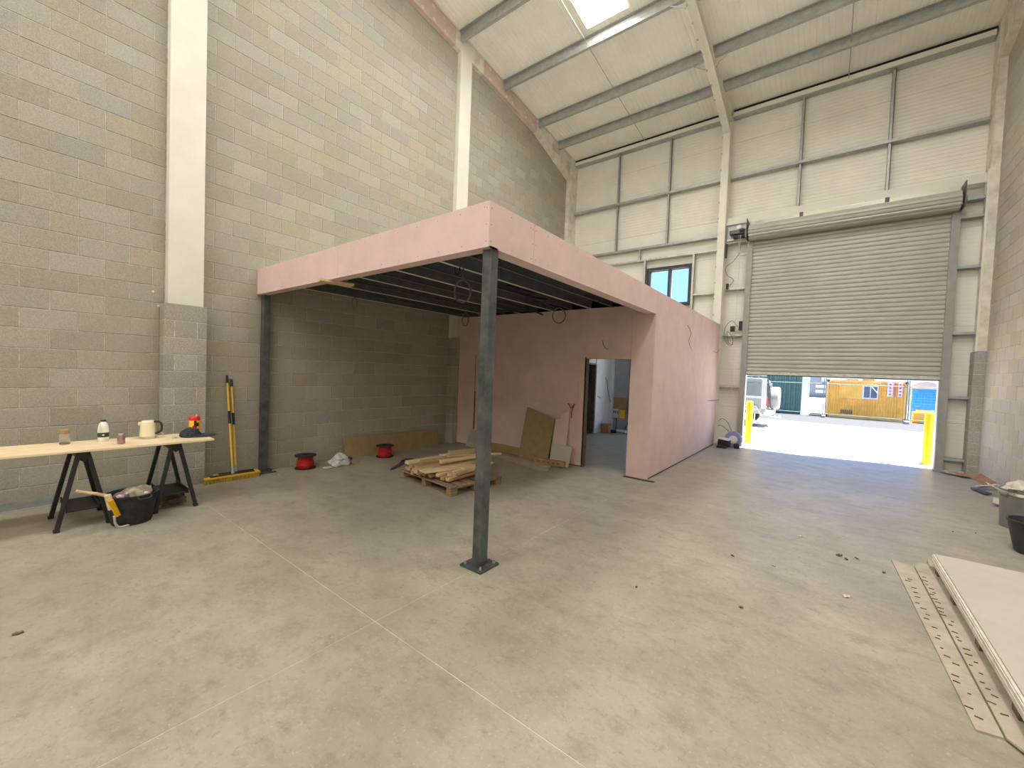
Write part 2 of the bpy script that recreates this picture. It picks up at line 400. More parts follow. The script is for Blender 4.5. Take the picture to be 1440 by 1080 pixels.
pier(wall_left, 0, 1, 6.68, 7.14, .22, 11, 0)
pier(wall_right, W, -1, 11.86, 12.2, .16, 11, 0)
def sl(y0, y1, lo): return [(y0, lo), (y1, lo), (y1, roof_z(y1)-.02), (y0, roof_z(y0)-.02)]
MB().prism(sl(1.485, 1.875, 2.475), 'X', 0, .15).build('column_casing', 'white', wall_left, bevel=.004)
MB().prism(sl(6.69, 7.05, 2.475), 'X', 0, .12).build('column_casing', 'white', wall_left, bevel=.004)
MB().prism(sl(11.72, 12.2, 0), 'X', 0, .125).build('column_casing', 'plaster', wall_left, bevel=.004)
MB().prism(sl(11.86, 12.2, 2.475), 'X', W-.13, W).build('column_casing', 'plaster', wall_right, bevel=.004)
BOX(W-.16, W-.05, 11.87, 11.90, 2.475, 6.0).build('casing_bead', 'white', wall_right)
MB().prism([(1.9, .0), (1.91, .0), (1.91, .01)], 'X', 0, .001)
def rafter_box(wall, xa, xb):
    def band(y0, y1): return [(y0, strip_low(y0)), (y1, strip_low(y1)), (y1, roof_z(y1)-.015), (y0, roof_z(y0)-.015)]
    MB().prism(band(-1, 1.48), 'X', xa, xb).build('rafter_casing_board', 'pinkd', wall)
    MB().prism(band(1.88, 6.5), 'X', xa, xb).build('rafter_casing_board', 'pinkd', wall)
    MB().prism(band(6.5, 6.69), 'X', xa, xb).build('rafter_casing_board', 'plaster', wall)
    MB().prism(band(7.05, 7.45), 'X', xa, xb).build('rafter_casing_board', 'plaster', wall)
    MB().prism(band(7.45, 9.75), 'X', xa, xb).build('rafter_casing_board', 'pinkd', wall)
    MB().prism([(9.75, strip_low(9.75)), (11.72, strip_low(11.72)), (12.2, strip_low(11.72)), (12.2, roof_z(12.2)-.015), (9.75, roof_z(9.75)-.015)], 'X', xa, xb-.002 if xa == 0 else xb).build('haunch_casing', 'plaster', wall)
    d = MB(); f = xb if xa == 0 else xa; s = 1 if xa == 0 else -1
    y = 4.6
    while y < 9.6:
        if not 6.4 < y < 7.5:
            for zz in (strip_low(y)+.06, roof_z(y)-.09):
                r = random.uniform(.022, .045)
                d.lathe([(r, 0), (r*.6, .003)], (f, y+random.uniform(-.04, .04), zz), 8, R3(0, s*pi/2, 0))
        y += .31
    d.build('filler_spots', 'filler', wall, kind='stuff')
    p = MB()
    for y0, y1, z0, z1 in ((10.6, 11.05, 8.55, 8.74), (11.85, 12.0, 7.4, 8.1), (11.85, 12.0, 6.1, 7.1), (11.5, 11.7, 8.3, 8.6)):
        p.obox((f+s*.001, (y0+y1)/2, (z0+z1)/2), (.003, y1-y0, z1-z0))
    p.build('bare_board_patches', 'pinkd', wall, kind='stuff')
rafter_box(wall_left, 0, .12)
rafter_box(wall_right, W-.12, W)
t = MB()
for y, z, h in ((1.36, 2.62, .12), (1.42, 2.44, .04)): t.lathe([(.018, 0), (.012, .003)], (.005, y, z), 8, R3(0, pi/2, 0))
t.xf(Matrix.Scale(1, 4)).build('filler_dab', 'filler', wall_left)
wfront = BOX(-.2, W+.2, YB-.2, YB, 0, roof_z(YB)).build('wall_front', 'clad', kind='structure')
for i in range(8):                              # added unseen glowing panels behind the camera, to brighten roof and shutter wall
    BOX(.5+i*1.08, .5+i*1.08+.95, YB, YB+.03, 6.6, 10.2).build('rear_fill_panel', 'rearfill', wfront)

# ================================================================== ROOF
ceiling = empty('ceiling', (W/2, 3, 9), kind='structure')
def roof_panel(x0, x1, y0, y1, name='roof_panel'):
    b = MB(); n = max(1, round((x1-x0)/.1)); p = (x1-x0)/n; prof = []
    for i in range(n):
        a = x0+p*i; prof += [(a, 0), (a+.62*p, 0), (a+.70*p, .009), (a+.92*p, .009)]
    prof.append((x1, 0)); m = len(prof)
    vs_ = [(x, y0, roof_z(y0)+h) for x, h in prof]+[(x, y1, roof_z(y1)+h) for x, h in prof]
    b.add(vs_, [(i, m+i, m+i+1, i+1) for i in range(m-1)])
    vs2 = [(x0, y0, roof_z(y0)+.1), (x1, y0, roof_z(y0)+.1), (x1, y1, roof_z(y1)+.1), (x0, y1, roof_z(y1)+.1)]
    b.add(vs2, [(0, 1, 2, 3)])
    b.build(name, 'roofpan', ceiling)
RLX = [(2.58, 3.53), (7.23, 8.18)]; RL = [(2.2, 8.06), (-5.6, -1.6)]
edges = [-.1, .84, 1.71, 2.58, 3.53, 4.5, 5.4, 6.3, 7.23, 8.18, W+.1]
for a, b in zip(edges[:-1], edges[1:]):
    if (a, b) in RLX:
        for y0, y1 in ((YB, -5.6), (-1.6, 2.2), (8.06, 12.45)): roof_panel(a, b, y0, y1)
        for y0, y1 in RL:
            MB().add([(a, y0, roof_z(y0)+.05), (b, y0, roof_z(y0)+.05), (b, y1, roof_z(y1)+.05), (a, y1, roof_z(y1)+.05)], [(0, 3, 2, 1)]).build('rooflight', 'rooflight', ceiling, label='glowing translucent rooflight panel')
            for xx in (a, b): MB().prism([(y0, roof_z(y0)), (y1, roof_z(y1)), (y1, roof_z(y1)+.1), (y0, roof_z(y0)+.1)], 'X', xx-.015, xx+.015).build('rooflight_kerb', 'roofpan', ceiling)
            for yy in (y0, y1): BOX(a, b, yy-.015, yy+.015, roof_z(yy), roof_z(yy)+.1).build('rooflight_kerb', 'roofpan', ceiling)
    else: roof_panel(a, b, YB, 12.45)
def purlin(x0, x1, y):
    zt = roof_z(y)-.004; zb = zt-.20; h = .003
    b = MB(); b.box(x0, x1, y-h, y+h, zb, zt).box(x0, x1, y-.065, y, zt-.004, zt).box(x0, x1, y, y+.07, zb-.003, zb+.003).box(x0, x1, y+.067, y+.072, zb, zb+.018)
    b.box(x0, x1, y-.006, y-h, zb+.07, zb+.074).box(x0, x1, y-.006, y-h, zb+.128, zb+.132)
    b.build('roof_purlin', 'galv', ceiling)
PY = [-6, -4.4, -2.8, -1.2, .4, 2.0, 3.6, 5.1, 6.65, 8.25, 9.85, 10.95]
for y in PY:
    purlin(.121, 4.66, y); purlin(4.76, W-.121, y)
for x in (2.5, 7.15):
    ys = PY+[12.0]
    for a, b in zip(ys[:-1], ys[1:]):
        if a < 4: continue
        MB().cyl((x, a, roof_z(a)-.13), (x, b, roof_z(b)-.13), .009, 8).build('tie_rod', 'galv', ceiling)

# ================================================================== PORTAL FRAME (mid column and rafter)
frame = empty('trim_1', (4.71, 11.95, 0), kind='structure')
FX0, FX1 = 4.62, 4.80
c = MB(); c.box(FX0, FX1, 11.84, 11.856, 0, 8.3).box(4.705, 4.715, 11.856, 12.16, 0, 8.45).box(FX0, FX1, 12.16, 12.175, 0, 8.6)
c.build('column', 'steelw', frame)
def rz(y): return roof_z(y)-.21
r = MB(); y1 = 10.2
r.prism([(YB, rz(YB)-.016), (12.1, rz(12.1)-.016), (12.1, rz(12.1)), (YB, rz(YB))], 'X', FX0+.02, FX1-.0)
def low(y): return rz(y)-.20-(.0 if y < 9.6 else .26*(y-9.6)/2.24)
r.prism([(YB, low(YB)), (9.6, low(9.6)), (9.6, low(9.6)+.014), (YB, low(YB)+.014)], 'X', FX0+.02, FX1)
r.prism([(9.6, low(9.6)), (11.85, low(11.85)), (11.85, low(11.85)+.014), (9.6, low(9.6)+.014)], 'X', FX0+.02, FX1)
r.prism([(YB, low(YB)), (9.6, low(9.6)), (11.85, low(11.85)), (12.1, low(11.85)), (12.1, rz(12.1)), (YB, rz(YB))], 'X', 4.712, 4.722)
r.build('rafter', 'steelw', frame)
b = MB(); z = .5
while z < 8.2:
    b.obox((FX0+.004, 11.835, z), (.03, .02, .035)); z += .42
y = 6.5
while y < 11.6:
    b.obox((FX0+.024, y, low(y)-.008), (.03, .035, .02)); y += .42
b.build('bolt_heads', 'galv', frame, kind='stuff')
for y in (8.25, 9.85):
    for s in (-1, 1):
        xa = 4.71+s*.09; MB().tube([(xa, y, low(y)+.01), (xa+s*.34, y, roof_z(y)-.19)], .012, 6).build('fly_brace', 'galv', frame)
        BOX(min(xa, xa+s*.38), max(xa, xa+s*.38), y-.012, y-.005, roof_z(y)-.21, roof_z(y)-.03).build('purlin_cleat', 'galv', frame)

# ================================================================== FRONT WALL (cladding, rails, window, roller shutter)
back = empty('wall_back', (W/2, 12.2, 0), kind='structure')
SX0, SX1, SZ = 5.385, 8.985, 5.75
OPEN = [(SX0-.02, SX1+.02, 0, SZ), (2.70, 3.94, 3.82, 4.93), (2.45, 4.5, 0, 2.4)]
def ribbed(x0, x1, z0, z1):
    b = MB(); n = max(1, round((z1-z0)/.085)); p = (z1-z0)/n; prof = []
    for i in range(n):
        a = z0+p*i; g = .006 if i == 0 and abs(z0 % 1) < .001 else 0; dp = .007 if z0 > 5.4 else .0015
        prof += [(a, dp+g), (a+.1*p, dp+g), (a+.22*p, 0), (a+.88*p, 0)]
    prof.append((z1, .005)); m = len(prof)
    b.add([(x0, 12.215+h, z) for z, h in prof]+[(x1, 12.215+h, z) for z, h in prof], [(i, m+i, m+i+1, i+1) for i in range(m-1)])
    b.add([(x0, 12.30, z0), (x1, 12.30, z0), (x1, 12.30, z1), (x0, 12.30, z1)], [(0, 3, 2, 1)])
    b.add([(x0, 12.223, z0), (x1, 12.223, z0), (x1, 12.30, z0), (x0, 12.30, z0)], [(0, 1, 2, 3)]).add([(x0, 12.223, z1), (x1, 12.223, z1), (x1, 12.30, z1), (x0, 12.30, z1)], [(0, 3, 2, 1)])
    b.add([(x0, 12.223, z0), (x0, 12.30, z0), (x0, 12.30, z1), (x0, 12.223, z1)], [(0, 1, 2, 3)]).add([(x1, 12.223, z0), (x1, 12.30, z0), (x1, 12.30, z1), (x1, 12.223, z1)], [(0, 3, 2, 1)])
    b.build('cladding_panel', 'clad', back)
def cut(rect, ops):
    out = [rect]
    for o in ops:
        nx = []
        for (a, b, c_, d) in out:
            if o[1] <= a or o[0] >= b or o[3] <= c_ or o[2] >= d: nx.append((a, b, c_, d)); continue
            if o[0] > a: nx.append((a, o[0], c_, d))
            if o[1] < b: nx.append((o[1], b, c_, d))
            a2, b2 = max(a, o[0]), min(b, o[1])
            if o[2] > c_: nx.append((a2, b2, c_, o[2]))
            if o[3] < d: nx.append((a2, b2, o[3], d))
        out = nx
    return out
for r_ in range(9):
    z1 = r_+1 if r_ < 8 else 8.9
    for xa, xb in ((0.0, 4.71), (4.71, W)):
        for q in cut((xa, xb, float(r_), float(z1)), OPEN): ribbed(*q)
def rail(x0, x1, z, hi=.065, mat='galv', y=D):
    b = MB(); b.box(x0, x1, y, y+.004, z, z+hi).box(x0, x1, y, 12.21, z, z+.004).box(x0, x1, 12.205, 12.21, z, z+hi).box(x0, x1, y+.004, y+.02, z+hi-.004, z+hi)
    b.build('sheeting_rail', mat, back)
rail(.13, 4.6, 7.02); rail(.13, 4.6, 5.54); rail(4.82, 9.38, 7.02)
rail(.13, 4.6, 5.18, .05, 'galvl')
rail(4.02, 4.6, 4.03, .05, 'galvl'); rail(4.82, 5.28, 4.1, .05, 'galvl'); rail(4.82, 5.28, 5.30, .06, 'galvl'); rail(4.82, 5.28, 2.88, .05, 'galvl'); rail(4.82, 5.28, 1.53, .06, 'galvl')
for z in (5.5, 5.15, 4.15, 2.82, 1.52, .25): rail(9.07, 9.385, z, .06, 'galv')
def post(x, z0, z1, w=.06, mat='galv', y=12.09):
    b = MB(); b.box(x-w/2, x+w/2, y, y+.004, z0, z1).box(x-w/2, x-w/2+.004, y, 12.21, z0, z1).box(x+w/2-.012, x+w/2, y, y+.03, z0, z1)
    b.build('rail_strut', mat, back)
for x in (1.66, 3.22): post(x, 5.61, 7.02); post(x, 7.09, 8.64)
for x in (6.33, 7.93): post(x, 5.95, 7.02); post(x, 7.09, 8.64)
post(2.44, 5.24, 5.54, .05, 'galvl'); post(4.0, 3.2, 5.2, .07, 'galvl', 12.06); post(2.63, 3.2, 5.2, .06, 'galvl', 12.06)
e = MB(); e.box(.14, 4.60, 12.0, 12.012, 8.62, 8.722).box(4.82, 9.37, 12.0, 12.012, 8.62, 8.722)
e.build('eaves_beam', 'white', back, label='white painted eaves beam')
e = MB(); e.box(.14, 4.6, 12.012, 12.2, 8.60, 8.625).box(4.82, 9.37, 12.012, 12.2, 8.60, 8.625); e.build('eaves_beam_web', 'galv', back)
e = MB(); e.box(.13, 4.6, 12.03, 12.3, 8.715, 8.79).box(4.82, 9.38, 12.03, 12.3, 8.715, 8.79); e.build('eaves_filler', 'gap', back)
h = MB(); h.box(4.80, 9.40, 11.94, 11.955, 5.775, 5.955).box(4.80, 9.40, 11.955, 12.2, 5.85, 5.862).box(4.80, 9.40, 12.18, 12.2, 5.775, 5.955)
h.build('door_header_beam', 'white', back, label='white steel beam above the roller shutter')
# hidden-side glazed entrance and the high window
win = empty('window_1', (3.32, 12.15, 3.82), kind='structure')
fr = MB()
for q in ((2.68, 2.765, 3.80, 4.95), (3.875, 3.96, 3.80, 4.95), (2.765, 3.875, 3.80, 3.885), (2.765, 3.875, 4.865, 4.95)): fr.box(q[0], q[1], 12.10, 12.27, q[2], q[3])
fr.build('window_frame', 'navyf', win, bevel=.004)
BOX(3.305, 3.36, 12.11, 12.26, 3.885, 4.865).build('mullion', 'navyf', win, bevel=.004)
for a, b_ in ((2.765, 3.305), (3.36, 3.875)):
    g = MB()
    for q in ((a, a+.022, 3.885, 4.865), (b_-.022, b_, 3.885, 4.865), (a+.022, b_-.022, 3.885, 3.907), (a+.022, b_-.022, 4.843, 4.865)): g.box(q[0], q[1], 12.235, 12.26, q[2], q[3])
    g.build('glazing_bead', 'white', win)
    BOX(a+.02, b_-.02, 12.243, 12.25, 3.905, 4.845).build('pane', 'glass', win)
dr = empty('door_2', (3.25, 12.2, 0), kind='structure')
fr = MB()
for q in ((2.45, 2.52, 0, 2.4), (4.43, 4.5, 0, 2.4), (2.52, 4.43, 2.33, 2.4), (2.52, 4.43, 0, .07), (3.45, 3.51, .07, 2.33)): fr.box(q[0], q[1], 12.14, 12.27, q[2], q[3])
fr.build('door_frame', 'navyf', dr)
for a, b_ in ((2.52, 3.45), (3.51, 4.43)): BOX(a, b_, 12.2, 12.21, .07, 2.33).build('pane', 'glass', dr)
MB().cyl((3.33, 12.1, .9), (3.33, 12.1, 1.3), .012).build('door_handle', 'chrome', dr)

# roller shutter
sh = empty('door_1', (7.185, 12.05, 0), 'grey-beige slatted roller shutter half raised above the yard opening', 'shutter', kind='structure')
z = 1.965; pitch = .098; cv = MB(); n = 0
sp = [(12.045, 0), (12.031, .014), (12.026, .044), (12.030, .074), (12.042, .088), (12.045, .0975), (12.066, .0975), (12.066, 0)]
me0 = None
while z < 5.33:
    if me0 is None:
        o = MB().prism([(p[0], z+p[1]) for p in sp], 'X', SX0, SX1).build('slat', 'shutter', sh); me0 = o.data; z00 = z
    else:
        o2 = bpy.data.objects.new('slat', me0); COL.objects.link(o2); o2.parent = sh; o2.location = (0, 0, z-z00)
    z += pitch
MB().box(SX0, SX1, 12.02, 12.075, 1.895, 1.965).build('bottom_rail', 'galvl', sh, bevel=.005)
BOX(SX0, SX1, 12.03, 12.07, 1.875, 1.895).build('rubber_seal', 'rubber', sh)
for x0, x1 in ((SX0-.075, SX0+.05), (SX1-.05, SX1+.075)):
    g = MB(); g.box(x0, x1, 11.985, 12.0, 0, 5.42).box(x0, x0+.006, 12.0, 12.2, 0, 5.42).box(x1-.006, x1, 12.0, 12.2, 0, 5.42).box(x0, x1, 12.08, 12.095, 0, 5.42)
    g.build('guide_rail', 'guide', sh)
BOX(SX1-.052, SX1-.046, 11.99, 12.08, 0, 1.9).build('guide_brush', 'black', sh)
cy0, cz0, cr0 = 11.865, 5.47, .185
N = 14
for k in range(N):
    a0, a1 = 2*pi*k/N, 2*pi*(k+1)/N
    b = MB(); P = lambda r, a: (cy0+r*cos(a), cz0+r*sin(a))
    b.prism([P(cr0-.022, a0), P(cr0-.012, a0), P(cr0+.008, (a0*.7+a1*.3)), P(cr0+.008, (a0*.3+a1*.7)), P(cr0-.012, a1), P(cr0-.022, a1)], 'X', SX0-.03, SX1+.03).build('coiled_slat', 'shutter', sh)
MB().cyl((SX0-.12, cy0, cz0), (SX1+.12, cy0, cz0), .085, 16).build('barrel', 'guide', sh, smooth=True)
b = MB().prism([(12.045, 5.40), (12.065, 5.40), (12.02, 5.55), (12.0, 5.55)], 'X', SX0, SX1).build('curtain_top', 'shutter', sh)
for x in (SX0-.065, SX1+.065):
    BOX(x-.008, x+.008, cy0-.22, 12.05, 5.29, 5.775).build('end_plate', 'dark', sh)
    q = MB()
    for k in range(4): q.cyl((x-.012, cy0-.12+.06*k, 5.36+.02*(k % 2)), (x-.03, cy0-.12+.06*k, 5.36+.02*(k % 2)), .012, 8)
    q.build('plate_bolts', 'galvl', sh)
for x in (SX0+.03, SX1-.02): BOX(x-.05, x+.05, 11.93, 11.95, 5.60, 5.78).build('support_bracket', 'white', sh)
for x in (6.42, 7.93): BOX(x-.035, x+.035, 11.86, 11.95, 5.67, 5.775).build('barrel_clip', 'dark', sh)
mo = empty('motor_unit', (5.12, 11.9, 5.5)); mo.parent = sh; mo.location = Vector((5.12, 11.9, 5.5))-ORG['door_1']
BOX(4.83, 5.31, 12.0, 12.01, 5.31, 5.76).build('back_plate', 'galv', mo); BOX(4.83, 5.31, 11.95, 12.0, 5.36, 5.41).build('support_bar', 'galvl', mo); BOX(4.90, 5.30, 11.86, 11.98, 5.50, 5.60).build('gearbox', 'dark', mo, bevel=.01)
MB().cyl((5.0, 11.9, 5.43), (5.27, 11.9, 5.43), .06, 14).build('motor', 'black', mo, smooth=True)
MB().cyl((5.12, 11.83, 5.66), (5.12, 11.87, 5.66), .055, 18).build('white_disc', 'white', mo, smooth=True)
for zz in (5.58, 5.50): BOX(5.14, 5.24, 11.82, 11.87, zz-.03, zz+.02).build('limit_switch', 'black', mo, bevel=.004)
MB().tube([(5.17, 11.84, 5.45), (5.165, 11.84, 4.9), (5.17, 11.84, 4.2), (5.16, 11.84, 3.0), (5.17, 11.84, 1.2)], .006).build('pull_chain', 'galvl', mo)
MB().tube([(5.13, 11.84, 5.45), (5.13, 11.85, 4.95)], .006).build('pull_cord', 'galvl', mo)
for i, (x, z0, z1) in enumerate(((SX0-.02, 0, 1.95), (SX1+.02, 0, 1.95))): BOX(x-.05, x+.03, 12.30, 12.42, z0, 5.7).build('outer_jamb', 'white', sh)
BOX(5.2, 9.2, 12.30, 12.36, 5.6, 5.9).build('outer_lintel', 'clad', sh)
for x0, x1 in ((4.82, 5.31), (9.06, 9.36)): BOX(x0, x1, 12.02, 12.2, 0, .06).build('base_channel', 'galvl', back)

# loose wiring on the strip between the column and the shutter
def hang(name, label, cat, pts, r=.006, mat='cable', group=None):
    return tag(MB().tube(pts, r, 5).build(name, mat, smooth=True), label, cat, group)
def curve(pts, n=8):
    pts = [Vector(p) for p in pts]; out = []
    for i in range(len(pts)-1):
        p0, p1, p2, p3 = pts[max(i-1, 0)], pts[i], pts[i+1], pts[min(i+2, len(pts)-1)]
        for k in range(n):
            t_ = k/n; out.append(.5*((2*p1)+(p2-p0)*t_+(2*p0-5*p1+4*p2-p3)*t_*t_+(3*p1-p0-3*p2+p3)*t_**3))
    return out+[pts[-1]]
hang('motor_cable', 'thin dark cable drooping from the shutter motor to the cream column', 'cable', curve([(5.15, 12.03, 5.38), (5.13, 12.03, 5.05), (5.0, 12.03, 4.85), (4.84, 12.0, 4.7), (4.87, 12.0, 4.5), (5.03, 12.03, 4.35), (4.93, 12.03, 4.2)]), .007)
BOX(4.86, 4.92, 11.99, 12.05, 4.12, 4.27).build('cable_socket', 'black', bevel=.01)
tag(bpy.data.objects['cable_socket'], 'small black socket at the loose cable end beside the cream column', 'socket')
o = BOX(4.815, 4.85, 11.90, 11.99, 4.93, 5.28).build('isolator_box', 'black', bevel=.006); tag(o, 'slim black isolator box on the cream column near the motor', 'box')
cs = empty('control_box', (5.2, 12.0, 3.0), 'black shutter control box on the strip left of the guide rail', 'control box')
BOX(5.22, 5.29, 11.94, 12.04, 3.02, 3.26).build('box_body', 'black', cs, bevel=.008); BOX(5.02, 5.14, 11.96, 12.04, 3.0, 3.14).build('switch', 'black', cs, bevel=.01)
hang('cable_coil', 'loose coil of grey cable hanging by the shutter control box', 'cable', curve([(5.2, 12.0, 3.1), (5.05, 11.98, 3.28), (4.9, 11.98, 3.1), (4.9, 11.98, 2.8), (5.05, 11.98, 2.62), (5.1, 11.98, 2.8), (4.96, 11.97, 3.0), (5.0, 11.97, 2.7), (5.12, 11.97, 2.66)]), .007)

# ================================================================== MEZZANINE
mz = empty('mezzanine', (2.4, 5, 0), 'pink boarded mezzanine platform on dark steel posts against the block wall', 'mezzanine')
FY, MX, ZT, ZB = 2.60, 4.80, 3.175, 2.79
for a, b_ in ((.01, 2.39), (2.392, MX)): BOX(a, b_, FY, FY+.0125, ZB, ZT).build('fascia_board', 'pink', mz)
for a, b_ in ((FY+.0125, 3.262), (3.265, 5.97), (5.973, 6.85)): BOX(MX-.0125, MX, a, b_, ZB, ZT).build('fascia_board', 'pink', mz)
BOX(.01, MX, FY+.0125, FY+.125, ZB, ZB+.0125).build('soffit_board', 'pink', mz); BOX(MX-.155, MX-.0125, FY+.125, 6.85, ZB, ZB+.0125).build('soffit_board', 'pink', mz)
BOX(.01, MX-.02, FY+.12, FY+.13, ZB+.0125, ZT).build('fascia_lining', 'joist', mz); BOX(MX-.16, MX-.15, FY+.13, 6.85, ZB+.0125, ZT).build('fascia_lining', 'joist', mz)
BOX(.02, MX-.02, FY+.02, 11.85, ZT-.03, ZT-.018).build('deck_underside', 'dark', mz); BOX(.02, MX-.02, FY+.02, 11.85, ZT-.018, ZT-.002).build('deck', 'pedge', mz)
s = MB()
def dots(pts, n_):
    for p in pts: s.lathe([(.0055, 0), (.004, .0012)], p, 6, n_)
ny = R3(pi/2, 0, 0); nx_ = R3(0, pi/2, 0)
x = .25
while x < MX-.1:
    dots([(x, FY, ZT-.05), (x+.03, FY, ZB+.045)], ny); x += .3
dots([(MX-.03, FY, ZB+.05+.14*k) for k in range(3)]+[(MX-.06, FY, ZT-.045)], ny)
y = FY+.3
while y < 6.8:
    dots([(MX, y, ZT-.05), (MX, y+.02, ZB+.045)], nx_); y += .3
dots([(MX, yy, ZB+.05+.14*k) for k in range(3) for yy in (FY+.03, 3.24, 3.29)], nx_)
s.build('screw_heads', 'screw', mz, kind='stuff')
for k in range(11):
    x = .37+.405*k; ft = 1 if k % 2 else -1
    jw = BOX(x-.0025, x+.0025, 2.74, 6.84, 2.955, 3.145).build('joist', 'joist', mz)
    b = MB(); b.box(min(x, x+ft*.034), max(x, x+ft*.034), 2.74, 6.84, 2.949, 2.955)
    b.build('bottom_flange', 'joist_lit' if k % 2 == 0 else 'joist', jw)  # every other flange coloured pale, as if its edge caught the light
BOX(.02, MX-.17, 2.735, 2.74, 2.90, 3.145).build('edge_beam', 'joist', mz)
def mpost(x0, x1, y0, y1, plate=.125, ptop=.018):
    p = BOX(x0, x1, y0, y1, ptop, ZB+.015).build('post', 'dark', mz, bevel=.008, segs=3)
    cx, cy_ = (x0+x1)/2, (y0+y1)/2
    xa, xb = (cx-plate, cx+plate) if x0 > 1 else (x0-.01, x0+.24)
    pl = BOX(xa, xb, cy_-plate, cy_+plate, 0, ptop).build('base_plate', 'dark', p, bevel=.003)
    for sx_ in (xa+.035, xb-.035):
        for sy in (-1, 1):
            if x0 < 1 and sx_ < .1: continue
            MB().lathe([(.015, 0), (.015, .012)], (sx_, cy_+sy*(plate-.035), ptop), 6).lathe([(.008, 0), (.008, .028)], (sx_, cy_+sy*(plate-.035), ptop), 8).build('anchor_bolt', 'chrome', p)
mpost(4.685, 4.785, 2.655, 2.755); mpost(.02, .12, 2.655, 2.755)
# side wall below/behind (flush with the fascia) and the partition with its doorway
wi = empty('wall_inner', (MX, 9, 0), kind='structure')
ys = [6.852, 8.38, 9.52, 10.7, 11.82]
for a, b_ in zip(ys[:-1], ys[1:]): BOX(MX-.0125, MX, a+.001, b_-.001, .03, ZT).build('plasterboard', 'pink', wi)
BOX(4.70, MX-.013, 6.88, 11.8, 0, .03).build('sole_track', 'dark', wi)
BOX(4.69, MX-.014, 6.88, 11.8, .03, 3.14).build('stud_core', 'wood', wi)
BOX(4.676, 4.689, 6.97, 11.8, .02, 3.14).build('plasterboard', 'iw', wi)
BOX(4.40, 4.93, 6.72, 6.80, 0, .006).build('sole_strip', 'black', wi)
PYF = 6.85; ZP = 2.955
wp = empty('wall_partition', (2.4, PYF, 0), kind='structure')
DX0, DX1, DZ = 3.55, 4.40, 2.03
def pb(x0, x1, z0, z1, m='pink'): BOX(x0+.001, x1-.001, PYF, PYF+.0125, z0+.001, z1-.001).build('plasterboard', m, wp)
pb(.125, .735, .015, ZP); pb(.775, 1.2, .015, 1.25); pb(.755, 1.2, 1.25, 2.1); pb(.735, 1.2, 2.1, ZP); pb(1.2, 2.22, 1.16, ZP); pb(2.22, 3.40, 1.16, ZP); pb(1.2, 2.22, .015, 1.16); pb(2.22, 3.40, .015, 1.16); pb(3.40, DX0, .015, ZP)
pb(DX0, DX1, DZ, ZP); pb(DX1, MX-.0125, .0, ZP)
core = MB(); core.box(.125, DX0-.03, PYF+.013, PYF+.105, 0, ZP).box(DX0-.03, DX1+.03, PYF+.013, PYF+.105, DZ+.03, ZP).box(DX1+.03, 4.69, PYF+.013, PYF+.105, 0, ZP); core.build('stud_core', 'gap', wp)
j = MB(); j.box(DX0-.028, DX0, PYF+.0, PYF+.118, 0, DZ+.03).box(DX1, DX1+.028, PYF+.013, PYF+.118, 0, DZ+.03).box(DX0, DX1, PYF+.013, PYF+.118, DZ, DZ+.028)
j.build('door_lining', 'wood', wp)
bk = MB(); bk.box(.2, DX0-.03, PYF+.106, PYF+.118, 0, ZP).box(DX1+.03, 4.675, PYF+.106, PYF+.118, 0, ZP).box(DX0-.03, DX1+.03, PYF+.106, PYF+.118, DZ+.03, ZP); bk.build('rear_board', 'iw', wp)
BOX(.02, 4.68, PYF+.12, 11.85, 2.90, 2.95).build('inner_ceiling', 'iw', wp)
# inner room beyond the doorway
wr = empty('wall_room', (1.75, 9, 0), kind='structure')
q = MB(); q.box(1.65, 1.75, 6.97, 9.9, 0, 2.9).box(1.65, 1.75, 9.9, 10.9, 2.02, 2.9).box(1.65, 1.75, 10.95, 11.95, 0, 2.9); q.build('plasterboard', 'iw', wr)
q = MB(); q.box(1.64, 1.765, 10.88, 10.95, 0, 2.02).box(1.64, 1.765, 9.83, 9.9, 0, 2.02).box(1.64, 1.765, 9.9, 10.88, 2.02, 2.06); q.build('door_lining', 'wood', wr)
BOX(1.64, 1.85, 11.95, 12.08, 0, 2.9).build('boxed_column', 'iw', wr); BOX(1.85, 2.45, 12.04, 12.07, 0, 2.9).build('end_board', 'ig', wr); BOX(.1, 1.64, 12.04, 12.07, 0, 2.9).build('end_board', 'ig', wr)
BOX(2.5, 4.68, 12.04, 12.07, 2.41, 2.9).build('end_board', 'iw', wr)
mp_ = empty('meter_board', (2.05, 12.0, .6), 'electrical meter board with brown backing on the far wall of the inner room', 'meter board')
BOX(1.86, 2.30, 12.01, 12.04, .55, 1.05).build('backing_board', 'card', mp_); BOX(1.87, 2.07, 11.95, 12.01, .42, .70).build('meter_case', 'conduit', mp_, bevel=.008); BOX(2.09, 2.27, 11.96, 12.01, .42, .68).build('fuse_case', 'yellow', mp_, bevel=.008)
for x in (1.90, 1.96, 2.02): BOX(x, x+.03, 11.944, 11.951, .56, .64).build('meter_window', 'dark', mp_)
MB().tube([(1.99, 11.98, .42), (1.99, 11.98, .05)], .014).build('supply_cable', 'black', mp_)
hang('cable_bundle', 'bundle of grey cables dropping down the inner room wall right of the meter board', 'cable', curve([(2.37, 12.0, 2.85), (2.36, 11.98, 2.0), (2.39, 11.98, 1.4), (2.35, 11.98, .8), (2.37, 11.97, .35), (2.30, 11.95, .12)]), .022)
hang('loose_cable', 'short loose cable sticking out of the white inner wall', 'cable', curve([(1.762, 11.55, 1.65), (1.84, 11.5, 1.55), (1.88, 11.55, 1.2), (1.85, 11.8, .9)]), .009)
hang('loose_wire', 'single dark wire end poking from the white inner wall at waist height', 'wire', curve([(1.753, 11.1, 1.1), (1.80, 11.1, 1.07), (1.85, 11.1, 1.05)]), .009)
